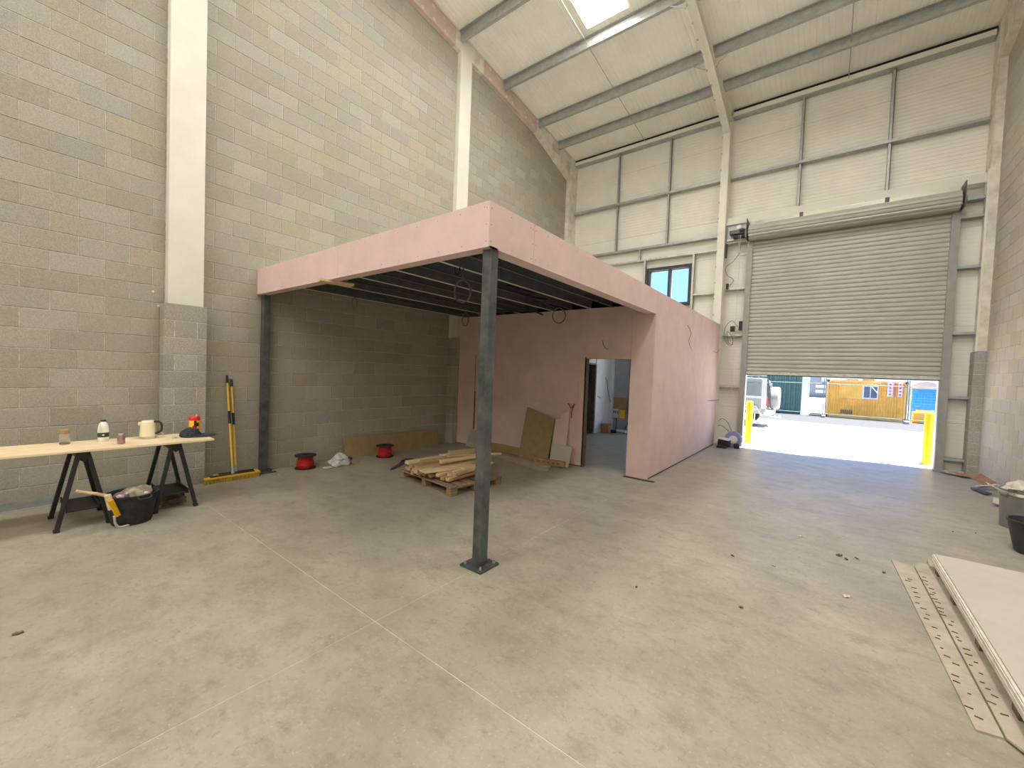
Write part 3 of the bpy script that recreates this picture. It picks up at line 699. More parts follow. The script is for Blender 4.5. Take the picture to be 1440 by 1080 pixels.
o = BOX(1.80, 2.02, 11.35, 11.57, 0, .27).build('cardboard_box', 'card', bevel=.004); tag(o, 'small brown cardboard box on the inner room floor', 'box')
o = MB().obox((2.07, 11.62, .045), (.16, .22, .09), R3(0, 0, .4)).build('drill_case', 'black', bevel=.02); tag(o, 'small black tool case beside the cardboard box in the inner room', 'case')
o = MB().cyl((2.08, 11.85, .05), (2.42, 11.75, .05), .05, 14).build('paper_roll', 'conduit', smooth=True); tag(o, 'white paper roll lying on the inner room floor', 'roll')

# ================================================================== THINGS UNDER THE MEZZANINE
def sheet(name, mat, label, cat, poly, y_foot, lean, th=.0125, group=None):
    # a board standing in the x-z plane, leaning towards +y against the partition
    b = MB().prism(poly, 'Y', -th, 0)
    h_ = max(p[1] for p in poly); a = math.asin(min(.9, lean/h_))
    b.v = [Vector((p.x, y_foot+p.y*cos(a)+p.z*sin(a), p.z*cos(a)+max(0, -p.y)*sin(a))) for p in b.v]
    zmin = min(p.z for p in b.v); b.v = [p-Vector((0, 0, zmin)) for p in b.v]
    return tag(b.build(name, mat), label, cat, group)
sheet('chipboard_strip', 'osb', 'low brown board strip standing along the foot of the pink partition', 'board', [(1.0, 0), (3.05, 0), (3.05, .15), (1.0, .17)], 6.80, .02, .018)
sheet('chipboard_sheet', 'osb', 'waist-high brown board with a slanted top leaning on the pink partition', 'board', [(2.19, 0), (2.90, 0), (2.955, .86), (2.28, 1.03)], 6.68, .13, .018)
sheet('plasterboard_offcut', 'pink', 'narrower pink offcut between brown board and tall pink offcut', 'offcut', [(2.93, 0), (3.10, 0), (3.11, .86), (2.97, .86)], 6.70, .11)
sheet('plasterboard_offcut', 'pink', 'taller pink offcut leaning behind the white square offcut', 'offcut', [(3.04, 0), (3.23, 0), (3.27, 1.06), (3.08, .93)], 6.73, .09)
sheet('plasterboard_offcut', 'pboard', 'square white offcut leaning at the partition foot near the doorway', 'offcut', [(2.99, 0), (3.40, 0), (3.42, .385), (2.97, .395)], 6.60, .10)
sheet('plasterboard_offcut', 'pbrown', 'grey-brown offcut leaning in the far corner behind the steel post', 'offcut', [(.66, 0), (.98, 0), (.98, .38), (.72, .41)], 6.72, .08)
b = MB().prism([(4.09, 0), (6.35, 0), (6.35, .36), (4.05, .395)], 'X', 0, .018)
b.v = [Vector((.13-p.z*.22+p.x*.97, p.y, p.z*.97+(.018-p.x)*.22)) for p in b.v]; zz = min(p.z for p in b.v); b.v = [p-Vector((0, 0, zz)) for p in b.v]
tag(b.build('chipboard_plank', 'osb'), 'long brown board on edge leaning against the block wall', 'board')
o = MB().prism([(1.55, 6.62), (2.65, 6.45), (3.05, 6.60), (3.28, 6.10), (3.10, 6.02), (1.7, 6.42)], 'Z', 0, .012).build('hardboard_sheet', 'pbrown'); tag(o, 'thin pale sheet lying flat before the leaning boards', 'sheet')
bx = empty('flat_carton', (3.05, 6.56, .012), 'long flat brown carton lying before the white offcut', 'carton')
rr = R3(0, 0, .12)
MB().obox((3.05, 6.50, .012+.05), (.62, .09, .10), rr).build('carton_body', 'card', bx, bevel=.012)
for k in range(5): MB().obox(Vector((3.05, 6.50, .062))+rr @ Vector((-.2+.1*k, -.0455, .0)), (.06, .002, .035), rr).build('printed_mark', 'wood', bx)
hang('red_wire', 'twisted red wire hanging out of the pink partition beside the doorway', 'wire', curve([(3.20, 6.845, 1.17), (3.26, 6.80, 1.13), (3.30, 6.80, 1.09), (3.35, 6.82, 1.17), (3.31, 6.80, 1.02), (3.31, 6.81, .90)]), .008, 'cabler')
hang('wall_wire', 'dark wire tail curling out of the pink wall above the doorway', 'wire', curve([(3.86, 6.85, 2.36), (3.90, 6.80, 2.27), (3.96, 6.79, 2.21), (4.0, 6.80, 2.20)]), .006)
hang('side_wire', 'long thin wire curling down the outer pink side wall', 'wire', curve([(4.80, 8.75, 2.82), (4.83, 8.93, 2.68), (4.83, 8.80, 2.5), (4.83, 9.0, 2.36), (4.83, 9.12, 2.33)]), .004, 'cabler')
hang('side_wire', 'short wire stub at the far end of the outer pink wall', 'wire', curve([(4.80, 11.2, 2.43), (4.84, 11.45, 2.42), (4.85, 11.7, 2.52)]), .005)
hang('side_wire', 'dark straight wire across the far end of the outer pink wall at waist height', 'wire', curve([(4.80, 10.9, 1.2), (4.84, 11.3, 1.19), (4.87, 11.8, 1.19)]), .009)
def loop(c, r, n=22, sq=1.35, tilt=.3, turns=1.0):
    return [Vector((c[0]+r*sin(2*pi*k*turns/n)*cos(tilt)+.01*k/n, c[1]+r*sin(2*pi*k*turns/n)*sin(tilt)+.012*k/n, c[2]+r*sq*cos(2*pi*k*turns/n))) for k in range(n+1)]
def hook(p, c, r): return [Vector((p[0], p[1], 2.96)), Vector((p[0]*.6+c[0]*.4, p[1]*.6+c[1]*.4, (2.96+c[2]+r*1.35)/2))]
C1 = (3.60, 3.5, 2.68)
hang('hanging_cable', 'grey cable coiled in a tall loop hanging from the joists left of the front post', 'cable', [Vector((3.6, 3.5, 2.97)), Vector((3.62, 3.5, 2.93))]+loop(C1, .10, 40, 1.35, .6, 2.0), .009)
hang('hanging_cable', 'small black cable loop at the joists above the tall grey loop', 'cable', loop((3.58, 3.42, 2.93), .035, 16, 1.8, .6), .008, 'black')
hang('hanging_cable', 'thin dark cable dropping in a loop before the far block pier', 'cable', [Vector((1.1, 6.1, 2.96)), Vector((1.1, 6.1, 2.9))]+loop((1.1, 6.1, 2.78), .07, 22, 1.9, .6), .011)
hang('hanging_cable', 'round cable loop hanging at the top of the pink partition', 'cable', [Vector((3.12, 6.4, 2.96))]+loop((3.18, 6.4, 2.79), .12, 24, 1.15, .5), .010)
hang('hanging_cable', 'faint thin wire loop below the joists near the block wall', 'cable', loop((.42, 4.0, 2.84), .05, 18, 2.0, .6), .005)
hang('hanging_cable', 'black cable bundle draped across the joists right of the front post', 'cable', curve([(3.5, 4.5, 2.945), (3.6, 5.0, 2.90), (3.3, 5.2, 2.93), (3.5, 5.5, 2.90), (3.2, 5.9, 2.94), (3.15, 6.4, 2.93)]), .022, 'black')
hang('hanging_cable', 'dark cable sagging below the joists near the partition middle', 'cable', curve([(1.9, 5.9, 2.945), (2.2, 6.2, 2.90), (2.5, 6.5, 2.93), (2.6, 6.75, 2.88)]), .016, 'black')
o = MB().obox((2.14, 2.72, 2.776), (.16, .40, .026), R3(0, 0, -.25)).build('timber_batten', 'timberp'); tag(o, 'short pale timber batten fixed under the pink fascia', 'batten')

# cable reels
def reel(x, y, label, r=.165):
    t = empty('cable_reel', (x, y, 0), label, 'cable reel', 'red cable reels by the block wall')
    MB().lathe([(r, 0), (r, .012)], (x, y, 0), 28).build('flange', 'black', t, smooth=True); MB().lathe([(r, .208), (r, .222), (.05, .222)], (x, y, 0), 28).build('flange', 'black', t, smooth=True)
    prof = [(.09, .012)]
    for k in range(12): prof += [(.118+.003*(k % 2)+.01*sin(k*.5), .014+.016*k), (.124+.01*sin(k*.5), .022+.016*k)]
    prof += [(.09, .208)]
    MB().lathe(prof, (x, y, 0), 28).build('cable_winding', 'redcable', t, smooth=True); MB().lathe([(.035, .222), (.035, .228), (.02, .228)], (x, y, 0), 16).build('hub', 'rubber', t)
reel(.29, 3.27, 'red cable reel with black flanges standing nearest the left post')
reel(.40, 4.74, 'red cable reel with black flanges in front of the long brown board')
# white bag
def blob(c, r, sc=(1, 1, 1), n=3, amp=.25, seed=1, flat=True):
    import bmesh
    bm = bmesh.new(); bmesh.ops.create_icosphere(bm, subdivisions=n, radius=r); rnd = random.Random(seed)
    ph = [rnd.uniform(0, 6) for _ in range(6)]
    for v in bm.verts:
        p = v.co; k = 1+amp*(.5*sin(p.x*4/r+ph[0])*cos(p.y*3.3/r+ph[1])+.5*sin(p.z*5/r+ph[2]+p.x*2/r)+rnd.uniform(-.35, .35))
        v.co = Vector((p.x*k*sc[0], p.y*k*sc[1], p.z*k*sc[2]))
    zmin = min(v.co.z for v in bm.verts); b = MB()
    for v in bm.verts:
        if flat and v.co.z < zmin*.55: v.co.z = zmin*.55
    zmin = min(v.co.z for v in bm.verts)
    b.add([Vector(c)+v.co-Vector((0, 0, zmin)) for v in bm.verts], [tuple(v.index for v in f.verts) for f in bm.faces]); bm.free(); return b
wb = empty('plastic_bag', (.50, 3.77, 0), 'crumpled white plastic bag with dark print on the floor between the reels', 'bag')
blob((.50, 3.77, 0), .13, (.95, 1.35, .9), 3, .3, 4).build('bag_body', 'bag', wb, smooth=True); blob((.56, 3.90, .09), .045, (1, 1.2, .7), 2, .3, 6).build('dark_print', 'navy', wb); blob((.55, 3.52, 0), .05, (1.3, 1.6, .35), 2, .3, 9).build('bag_tail', 'bag', wb)
# hand saw
hs_ = empty('hand_saw', (1.15, 4.5, 0), 'dark hand saw lying on the floor between reel and pallet', 'saw')
MB().prism([(1.36, 4.17), (1.385, 4.18), (1.13, 4.72), (1.0, 4.68)], 'Z', .012, .015).build('blade', 'dark', hs_)
MB().prism([(1.0, 4.66), (1.14, 4.72), (1.07, 4.92), (.98, 4.93), (.93, 4.82)], 'Z', 0, .035).build('handle', 'black', hs_, bevel=.01)

# pallet and timber
pal = empty('pallet', (3.14, 3.87, 0), 'worn wooden pallet carrying a heap of timber offcuts', 'pallet')
PX, PYl = 1.28, .98
for i in range(6): BOX(-PX, 0, i*(PYl-.1)/5, i*(PYl-.1)/5+.1, .108, .130).build('deck_board', 'pallet', None) if False else None
def pbuild(b, name, mat, bev=.004):
    me = b.build(name, mat, bevel=bev, segs=1); o = me; off = Vector(o.location); o.parent = pal; o.location = off; return o
for i in range(6): pbuild(BOX(-PX, 0, i*(PYl-.12)/5, i*(PYl-.12)/5+.12, .113, .133), 'deck_board', 'pallet')
for x in (-PX, -PX/2-.05, -.1): pbuild(BOX(x, x+.1, 0, PYl, .095, .113), 'stringer_board', 'pallet')
for x in (-PX, -PX/2-.05, -.1):
    for y in (0, PYl/2-.06, PYl-.12): pbuild(BOX(x, x+.1, y, y+.12, .020, .095), 'pallet_block', 'pallet', .006)
for y in (0, PYl/2-.06, PYl-.12): pbuild(BOX(-PX, 0, y, y+.11, 0, .020), 'base_board', 'pallet')
pal.rotation_euler = (0, 0, radians(-5.5))
rnd = random.Random(11)
def plank(c, size, rz_, label, mat='timber', ry=0, rx=0, group='timber offcuts heaped on the pallet'):
    b = MB().obox((0, 0, 0), size); o = b.build('timber_offcut', mat, bevel=.003, segs=1)
    o.location = c; o.rotation_euler = (rx, ry, rz_)
    for v in o.data.vertices: v.co.z += 0
    return tag(o, label, 'timber', group)
Z0 = .134
def cz(h): return Z0+h/2-.0
ORD = ['first', 'second', 'third', 'fourth', 'fifth', 'sixth', 'seventh', 'eighth', 'ninth', 'tenth', 'eleventh', 'twelfth', 'thirteenth']
LOW = lambda k: 'sawn offcut lying straight on the pallet deck, %s from the left' % ORD[k]
UPP = lambda k: 'sawn offcut in the upper row of the pallet heap, %s from the left' % ORD[k]
x = 1.98
for k in range(13):
    w = rnd.uniform(.06, .095); h = rnd.choice([.045, .05, .047, .07])
    L = rnd.uniform(.8, 1.05)
    plank((x+w/2, 4.42+rnd.uniform(-.06, .06), Z0+.045/2), (w-.008, L, .045), rnd.uniform(-.03, .03), LOW(k)); x += w
x = 2.06
for k in range(9):
    w = rnd.uniform(.07, .11); L = rnd.uniform(.75, 1.05)
    plank((x+w/2, 4.44+rnd.uniform(-.08, .1), Z0+.046+.0225), (w-.008, L, .045), rnd.uniform(-.05, .06), UPP(k), rnd.choice(['timber', 'timberp', 'timber'])); x += w+.012
T1 = Z0+.092
plank((2.07, 4.55, T1+.02), (.10, 1.12, .045), -.08, 'long pale plank along the left side on top of the heap', 'timberp')
plank((2.72, 4.22, T1+.03), (.19, .85, .024), -.25, 'broad yellow board lying at an angle on top of the heap', 'timberp', .0)
plank((2.28, 4.62, T1+.0225), (.06, .95, .045), -.3, 'reddish batten crossing the middle of the heap')
plank((2.50, 4.80, T1+.05), (.06, 1.0, .05), -.10, 'thick plank running to the back of the heap', 'timberp')
plank((2.22, 5.0, T1+.06), (.05, .5, .085), -.3, 'plank standing on edge at the back of the heap', 'timberp')
plank((2.10, 4.92, T1+.055), (.09, .5, .025), -.2, 'thin grey-white board at the back left of the heap', 'pedge')
plank((2.95, 4.45, T1+.018), (.14, .6, .02), -.1, 'white-faced offcut on the right side of the heap', 'pedge')
plank((3.02, 4.42, T1+.022), (.07, .8, .045), .05, 'brown batten on the right edge of the heap')
plank((3.0, 4.55, T1+.06), (.09, .62, .03), .0, 'pale plank end on the right rear top of the heap', 'timberp')
plank((2.48, 5.05, T1+.075), (.05, .95, .03), -.5, 'narrow batten sticking out behind the heap', 'timberp')

# ================================================================== BROOMS, TRACK, TABLE
def broom(x, y, top, label, hd, yaw):
    t = empty('broom', (x, y, 0), label, 'broom', 'yellow brooms leaning on the block wall')
    rot = R3(0, 0, yaw); c = Vector((x, y, 0))
    MB().obox(c+Vector((0, 0, .075)), (.075, hd, .03), rot).build('broom_head', 'ybroom', t, bevel=.006)
    MB().obox(c+Vector((0, 0, .095)), (.05, hd*.8, .012), rot).build('head_rib', 'black', t)
    b = MB(); n = 34
    for k in range(n):
        for sx_ in (-1, 0, 1):
            p = c+rot @ Vector((sx_*.026, -hd/2+.012+(hd-.024)*k/(n-1), 0)); b.lathe([(.011, 0), (.009, .062)], p, 5)
    b.build('bristles', 'brush', t, kind='stuff')
    foot = c+Vector((-.01, 0, .11)); tp = Vector(top); d = tp-foot
    MB().cyl(c+Vector((0, 0, .08)), foot+d*.06, .024, 10, .017).build('socket', 'galv', t)
    MB().cyl(foot, foot+d*.93, .0145, 12).build('handle', 'ybroom', t, smooth=True); MB().cyl(foot+d*.92, tp, .018, 12, .014).build('grip', 'black', t, smooth=True); MB().cyl(foot+d*.50, foot+d*.63, .0175, 12).build('sleeve', 'black', t, smooth=True)
broom(.325, 2.21, (.035, 2.205, 1.52), 'yellow broom with the taller black grip and the front wide head', .70, .0)
broom(.225, 2.285, (.035, 2.262, 1.465), 'yellow broom with the lower black grip behind the front head', .56, -.04)
tr = empty('steel_track', (.06, -.3, 0), 'galvanised steel channel lying along the foot of the block wall', 'channel')
b = MB(); b.box(.012, .016, -1.2, 1.40, 0, .085).box(.016, .075, -1.2, 1.40, 0, .004).box(.072, .076, -1.2, 1.40, 0, .055); b.build('channel_body', 'galv', tr)
tr = empty('steel_track', (.1, -.3, 0), 'second galvanised channel nested in front on the floor by the wall', 'channel')
b = MB(); b.box(.082, .086, -1.2, .9, 0, .05).box(.086, .14, -1.2, .9, 0, .004); b.build('channel_body', 'galv', tr)

AT = radians(-2.0)
tb = empty('table_board', (.95, .2, .775), 'long plywood board laid over two black trestles as a table', 'table top')
me = MB().box(-.325, .325, -1.75, 1.49, .775, .797)
me.xf(Matrix.Translation((.94, .21, 0)) @ Matrix.Rotation(AT, 4, 'Z')); me.build('plywood_sheet', 'ply', tb, bevel=.002)
def sawhorse(y, label):
    t = empty('saw_horse', (.97, y, 0), label, 'trestle', 'black folding trestles under the table board')
    MB().box(.68, 1.23, y-.05, y+.05, .70, .775).build('top_beam', 'black', t, bevel=.006)
    for x in (.71, 1.20):
        ft = x-.02 if x < 1 else x+.04
        for s_ in (-1, 1):
            b = MB(); a0 = Vector((x, y+s_*.035, .745)); a1 = Vector((ft, y+s_*.185, .012))
            d = (a1-a0); rot = d.to_track_quat('Z', 'X').to_matrix()
            b.obox((a0+a1)/2, (.036, .055, d.length), R3(math.atan2(-(a1.y-a0.y), -(d.z))*-1 if False else 0)) if False else None
            dirv = d.normalized(); ax = Vector((1, 0, 0)); ay = dirv.cross(ax).normalized(); ax = ay.cross(dirv); m3 = Matrix((ax, ay, dirv)).transposed()
            b.obox((a0+a1)/2, (.048, .036, d.length), m3); b.build('leg', 'black', t, bevel=.006)
            MB().obox(a1-dirv*.004+Vector((0, 0, .002)), (.052, .044, .02), R3()).build('foot', 'rubber', t)
        q = MB(); q.prism([(y-.045, .70), (y+.045, .70), (y+.0, .665)], 'X', x-.015, x+.015); q.build('gusset', 'black', t)
    MB().box(.72, 1.23, y-.115, y+.115, .175, .19).build('tray', 'black', t, bevel=.003)
    q = MB(); q.box(.72, 1.23, y-.12, y-.112, .17, .225).box(.72, 1.23, y+.112, y+.12, .17, .225); q.build('tray_lip', 'black', t)
sawhorse(.605, 'black trestle left of the rubble bucket'); sawhorse(1.345, 'black trestle right of the rubble bucket')
TZ = .797
t = empty('coffee_jar', (.79, .51, TZ), 'clear glass coffee jar with brown lid at the left of the table', 'jar')
MB().lathe([(.036, 0), (.042, .008), (.042, .09), (.034, .112), (.034, .118)], (.79, .51, TZ), 20).build('glass_body', 'jar', t, smooth=True); MB().lathe([(.037, .004), (.037, .02)], (.79, .51, TZ), 20).build('coffee', 'leaf', t); MB().lathe([(.038, .116), (.040, .12), (.040, .155), (.036, .16)], (.79, .51, TZ), 20).build('lid', 'brass', t, smooth=True)
t = empty('milk_bottle', (.79, .80, TZ), 'white plastic milk bottle with green label on the table', 'bottle')
P0 = (.79, .80, TZ)
MB().lathe([(.040, 0), (.046, .008), (.046, .12), (.044, .15), (.036, .19), (.022, .215), (.020, .222)], P0, 20).build('bottle_body', 'milk', t, smooth=True); MB().lathe([(.0465, .05), (.0468, .052), (.0468, .098), (.0465, .10)], P0, 24, None, False).build('label_band', 'green', t, smooth=True)
MB().lathe([(.023, .220), (.023, .238), (.020, .240)], P0, 18).build('cap', 'green', t, smooth=True)
MB().tube([Vector(P0)+Vector((.052*cos(-.6), .052*sin(-.6), .195))*1, Vector(P0)+Vector((.064*cos(-.6), .064*sin(-.6), .165)), Vector(P0)+Vector((.05*cos(-.6), .05*sin(-.6), .115))], .008).build('handle', 'milk', t, smooth=True)
dv = (CAM-Vector(P0)); dv.z = 0; dv.normalize(); sd_ = Vector((-dv.y, dv.x, 0)); pc = Vector(P0)+dv*.0478+Vector((0, 0, .075))
MB().add([pc+sd_*.013, pc+Vector((0, 0, .011)), pc-sd_*.013, pc-Vector((0, 0, .011)), pc+dv*.001], [(0, 1, 4), (1, 2, 4), (2, 3, 4), (3, 0, 4)]).build('emblem', 'white', t)
t = empty('drink_can', (1.10, .90, TZ), 'silver and red drink can at the front of the table', 'can')
MB().lathe([(.026, 0), (.033, .008), (.033, .105), (.027, .118)], (1.10, .90, TZ), 20).build('can_body', 'silver', t, smooth=True); MB().lathe([(.027, .117), (.024, .115)], (1.10, .90, TZ), 20).build('can_top', 'chrome', t)
t = empty('kettle', (.83, 1.17, TZ), 'cream electric kettle with chrome base and black handle on the table', 'kettle'); K0 = (.83, 1.17, TZ)
MB().lathe([(.075, 0), (.078, .022), (.074, .026)], K0, 28).build('base', 'chrome', t, smooth=True); MB().lathe([(.077, .026), (.076, .05), (.068, .17), (.064, .195)], K0, 28).build('body', 'cream', t, smooth=True); MB().lathe([(.064, .195), (.055, .208), (.0, .212)], K0, 28, None, False).build('lid', 'cream', t, smooth=True)
hd = Vector((.62, .78, 0)).normalized(); k0 = Vector(K0)
MB().tube(curve([k0+hd*.06+Vector((0, 0, .195)), k0+hd*.11+Vector((0, 0, .195)), k0+hd*.135+Vector((0, 0, .155)), k0+hd*.13+Vector((0, 0, .09)), k0+hd*.075+Vector((0, 0, .055))], 5), .011, 8).build('handle', 'black', t, smooth=True)
MB().tube([k0+hd*.12+Vector((0, 0, .075)), k0+hd*.16+Vector((0, 0, .04)), k0+hd*.17+Vector((0, 0, .055))], .006).build('switch', 'brass', t)
MB().prism([(-.02, 0), (.02, 0), (.0, .05)], 'Z', .15, .19).xf(Matrix.Translation(k0) @ Matrix.Rotation(math.atan2(-hd.y, -hd.x)-pi/2, 4, 'Z') @ Matrix.Translation((0, .05, 0))).build('spout', 'cream', t)
t = empty('steel_washer', (1.0, 1.40, TZ), 'small silver washer lying on the table between kettle and cloth cap', 'washer')
MB().lathe([(.022, 0), (.024, .004), (.022, .008), (.010, .008)], (1.0, 1.38, TZ), 16).build('ring', 'chrome', t); MB().lathe([(.012, .008), (.012, .014)], (1.0, 1.38, TZ), 6).build('nut', 'chrome', t)
t = empty('wipes_tub', (.69, 1.65, TZ), 'yellow cleaning wipes tub with red lid at the table end', 'tub'); T0 = (.69, 1.65, TZ)
MB().lathe([(.056, 0), (.058, .006), (.058, .165), (.056, .168)], T0, 24).build('tub_body', 'yellow', t, smooth=True); MB().lathe([(.059, .162), (.060, .168), (.060, .20), (.050, .215), (.046, .218)], T0, 24).build('lid', 'red', t, smooth=True)
wv = (CAM-Vector(T0)); wv.z = 0; wv.normalize(); ws = Vector((-wv.y, wv.x, 0))
for a_, z0_, z1_, mm in ((.15, .02, .16, 'black'), (.62, .09, .135, 'black'), (-.1, .0, .10, 'red'), (.62, .0, .06, 'red')):
    dd = wv*cos(a_)+ws*sin(a_); o = MB().obox(Vector(T0)+dd*.0572+Vector((0, 0, (z0_+z1_)/2)), (.004, .026, z1_-z0_), Matrix.Rotation(math.atan2(dd.y, dd.x), 3, 'Z')); o.build('printed_panel', mm, t)
MB().lathe([(.012, .2), (.008, .24)], Vector(T0)+ws*.02, 8).build('wipe', 'white', t)
t = empty('cloth_cap', (1.02, 1.52, TZ), 'dark navy cloth cap resting at the table end before the tub', 'cap')
blob((1.0, 1.53, TZ), .088, (1.0, 1.1, .85), 3, .16, 3).build('crown', 'navy', t, smooth=True)
b = MB(); b.lathe([(.0, .004), (.05, .014), (.10, .012), (.115, .004), (.10, 0), (.0, 0)], (0, 0, 0), 20, None, False); b.v = [Vector((p.x*.9+1.03, p.y*1.3+1.645, p.z*2+TZ+.002)) for p in b.v]; b.build('peak', 'navy', t, smooth=True)

# rubble bucket with rubbish
t = empty('rubble_bucket', (1.34, .95, 0), 'black rubber rubble bucket full of rubbish between the trestles', 'bucket'); B0 = (1.34, .95, 0)
MB().lathe([(.158, 0), (.163, .01), (.212, .295), (.222, .30), (.222, .312), (.206, .312), (.20, .295), (.155, .03), (.0, .03)], B0, 32, None, False).add([(B0[0], B0[1], 0)], []).build('bucket_body', 'rubber', t, smooth=True)
MB().lathe([(.156, 0), (.02, 0)], B0, 32).build('base', 'rubber', t)
for a_ in (.3, .3+pi):
    d = Vector((cos(a_), sin(a_), 0)); s_ = Vector((-d.y, d.x, 0)); c0 = Vector(B0)+Vector((0, 0, .30))
    MB().tube(curve([c0+d*.214+s_*.06, c0+d*.24+s_*.04-Vector((0, 0, .02)), c0+d*.24-s_*.04-Vector((0, 0, .02)), c0+d*.214-s_*.06], 5), .010).build('handle', 'rubber', t, smooth=True)
o = blob((1.34, .98, .17), .12, (1.05, 1.15, .95), 3, .3, 12).build('crumpled_sack', 'bagd', smooth=True); tag(o, 'crumpled brown paper sack in the middle of the rubble bucket', 'sack')
o = blob((1.43, .85, .26), .055, (1, 1.2, 1), 3, .3, 13).build('crisp_packet', 'silver', smooth=True); tag(o, 'red and silver wrapper at the left of the rubble bucket', 'wrapper')
o = blob((1.26, 1.07, .26), .05, (1.2, 1, .9), 3, .35, 15).build('yellow_wrapper', 'yellow'); tag(o, 'crumpled yellow wrapper at the right of the rubble bucket', 'wrapper')
o = blob((1.40, 1.04, .25), .045, (1.2, 1.1, .9), 3, .35, 16).build('white_wrapper', 'bag'); tag(o, 'crumpled white wrapper at the front right of the rubble bucket', 'wrapper')
t = empty('hand_tool', (1.47, .90, 0), 'wooden-handled scraper hung over the bucket rim with yellow end', 'hand tool')
MB().tube([(1.44, .53, .43), (1.47, .66, .385), (1.50, .75, .35)], .016, 8).build('wooden_handle', 'timber', t, smooth=True); MB().obox((1.52, .755, .29), (.03, .05, .16), R3(.2, 0, .2)).build('pale_shaft', 'timberp', t, bevel=.006); MB().obox((1.52, .79, .22), (.02, .045, .20), R3(.35, .1, .2)).build('yellow_grip', 'bollard', t, bevel=.006)
hang('white_strap', 'grey-white strap hanging down the left side of the rubble bucket', 'strap', curve([(1.51, .79, .14), (1.50, .80, .06), (1.50, .83, .014), (1.49, .90, .012), (1.47, .96, .012)]), .011, 'bag')
o = MB().prism([(.80, 1.25), (1.02, 1.27), (1.0, 1.5), (.82, 1.48)], 'Z', 0, .07).build('brown_offcut', 'wood', bevel=.004); tag(o, 'dark brown board offcut on the floor under the right trestle', 'offcut')

# ================================================================== RIGHT SIDE: bins, debris, plasterboard stack
t = empty('plasterboard_stack', (8.6, 4.2, 0), 'stack of grey-white plasterboard sheets on bearers at the right', 'plasterboard stack')
z = .075; k = 0
for h, mm, dx in ((.02, 'pbrown', .012), (.0125, 'pedge', .0), (.0125, 'pedge', .004), (.0125, 'pedge', -.003), (.0125, 'pedge', .002), (.0125, 'pedge', .0), (.0125, 'pedge', .005), (.0125, 'pboard', .018)):
    BOX(7.975+dx, 9.175+dx, 2.4, 5.49-abs(dx)*1.5, z, z+h-.0008).build('plasterboard_sheet', mm, t); z += h
for y in (2.55, 3.3, 4.0, 4.7, 5.3): BOX(7.99, 9.1, y, y+.1, .026, .075).build('bearer', 'wood', t)
t0 = tag(MB().prism([(7.705, 5.55), (7.80, 3.09), (7.90, 3.11), (7.855, 5.45)], 'Z', 0, .012).build('board_strip', 'pbrown'), 'pale brown board strip flat on the floor, outermost beside the stack', 'board strip')
t1 = MB().prism([(7.905, 3.10), (7.96, 3.02), (9.1, 2.9), (9.1, 5.55), (7.90, 5.6), (7.862, 5.45)], 'Z', .0125, .024).build('base_board', 'pbrown'); tag(t1, 'brown backing board lying on the floor under the plasterboard stack', 'board')
b = MB(); rnd = random.Random(5)
for k in range(26):
    y = 3.3+k*.075+rnd.uniform(-.02, .02); L = rnd.uniform(.02, .05)
    b.obox((7.925-(y-3.1)*.02+rnd.uniform(-.005, .03), y, .0265), (L*.7, .006, .005), R3(0, 0, rnd.uniform(-.5, .2)))
b.build('torn_paper_tabs', 'leaf', t1, kind='stuff')
b = MB()
for k in range(20):
    y = 3.2+k*.1+rnd.uniform(-.03, .03); L = rnd.uniform(.012, .045)
    b.obox((7.815-(y-3.1)*.0385+rnd.uniform(.0, .05), y, .0145), (L*.8, .006, .005), R3(0, 0, rnd.uniform(-.6, .3)))
b.build('torn_paper_tabs', 'leaf', t0, kind='stuff')
o = MB().prism([(7.965, 5.50), (8.02, 5.46), (8.05, 5.66), (7.98, 5.70)], 'Z', 0, .05).build('torn_edge_board', 'pbrown', bevel=.003); tag(o, 'torn brown board end poking out behind the stack corner', 'board')
t = empty('grey_bin', (9.15, 8.0, 0), 'tall grey plastic bin by the block wall holding waste bags', 'bin'); G0 = (9.15, 8.02, 0)
MB().lathe([(.19, 0), (.195, .02), (.215, .46), (.228, .47), (.228, .49), (.208, .49), (.19, .05), (0, .05)], G0, 32, None, False).build('bin_body', 'grey', t, smooth=True); MB().lathe([(.19, 0), (.02, 0)], G0, 32).build('bin_base', 'grey', t)
for a_ in (3.6, .45): MB().obox(Vector(G0)+Vector((.222*cos(a_), .222*sin(a_), .43)), (.03, .1, .03), R3(0, 0, a_)).build('bin_handle', 'grey', t, bevel=.005)
o = blob((9.15, 8.02, .40), .19, (1.1, 1.1, .62), 3, .28, 21).build('waste_bag', 'paper', smooth=True); tag(o, 'pale crumpled waste bag bulging out of the grey bin', 'bag')
o = blob((9.03, 7.86, .48), .05, (1.4, .8, .4), 2, .3, 22).build('brown_scrap', 'leaf'); tag(o, 'dark brown scrap lying on the bag in the grey bin', 'scrap')
o = MB().obox((8.91, 8.0, .47), (.20, .10, .008), R3(.2, .5, .3)).build('bag_flap', 'paper'); tag(o, 'pale torn flap hanging over the left rim of the grey bin', 'flap')
t = empty('black_bucket', (8.98, 6.86, 0), 'black flexible bucket in front of the grey bin', 'bucket'); G1 = (8.97, 6.86, 0)
MB().lathe([(.15, 0), (.165, .02), (.225, .33), (.235, .338), (.235, .35), (.215, .35), (.155, .04), (0, .04)], G1, 32, None, False).build('bucket_body', 'blackb', t, smooth=True); MB().lathe([(.15, 0), (.02, 0)], G1, 32).build('bucket_base', 'blackb', t)
o = MB().obox((9.04, 6.92, .30), (.04, .24, .42), R3(.15, .25, .3)).build('plasterboard_piece', 'pedge', bevel=.003); tag(o, 'thick pale plasterboard piece standing in the black bucket', 'offcut')
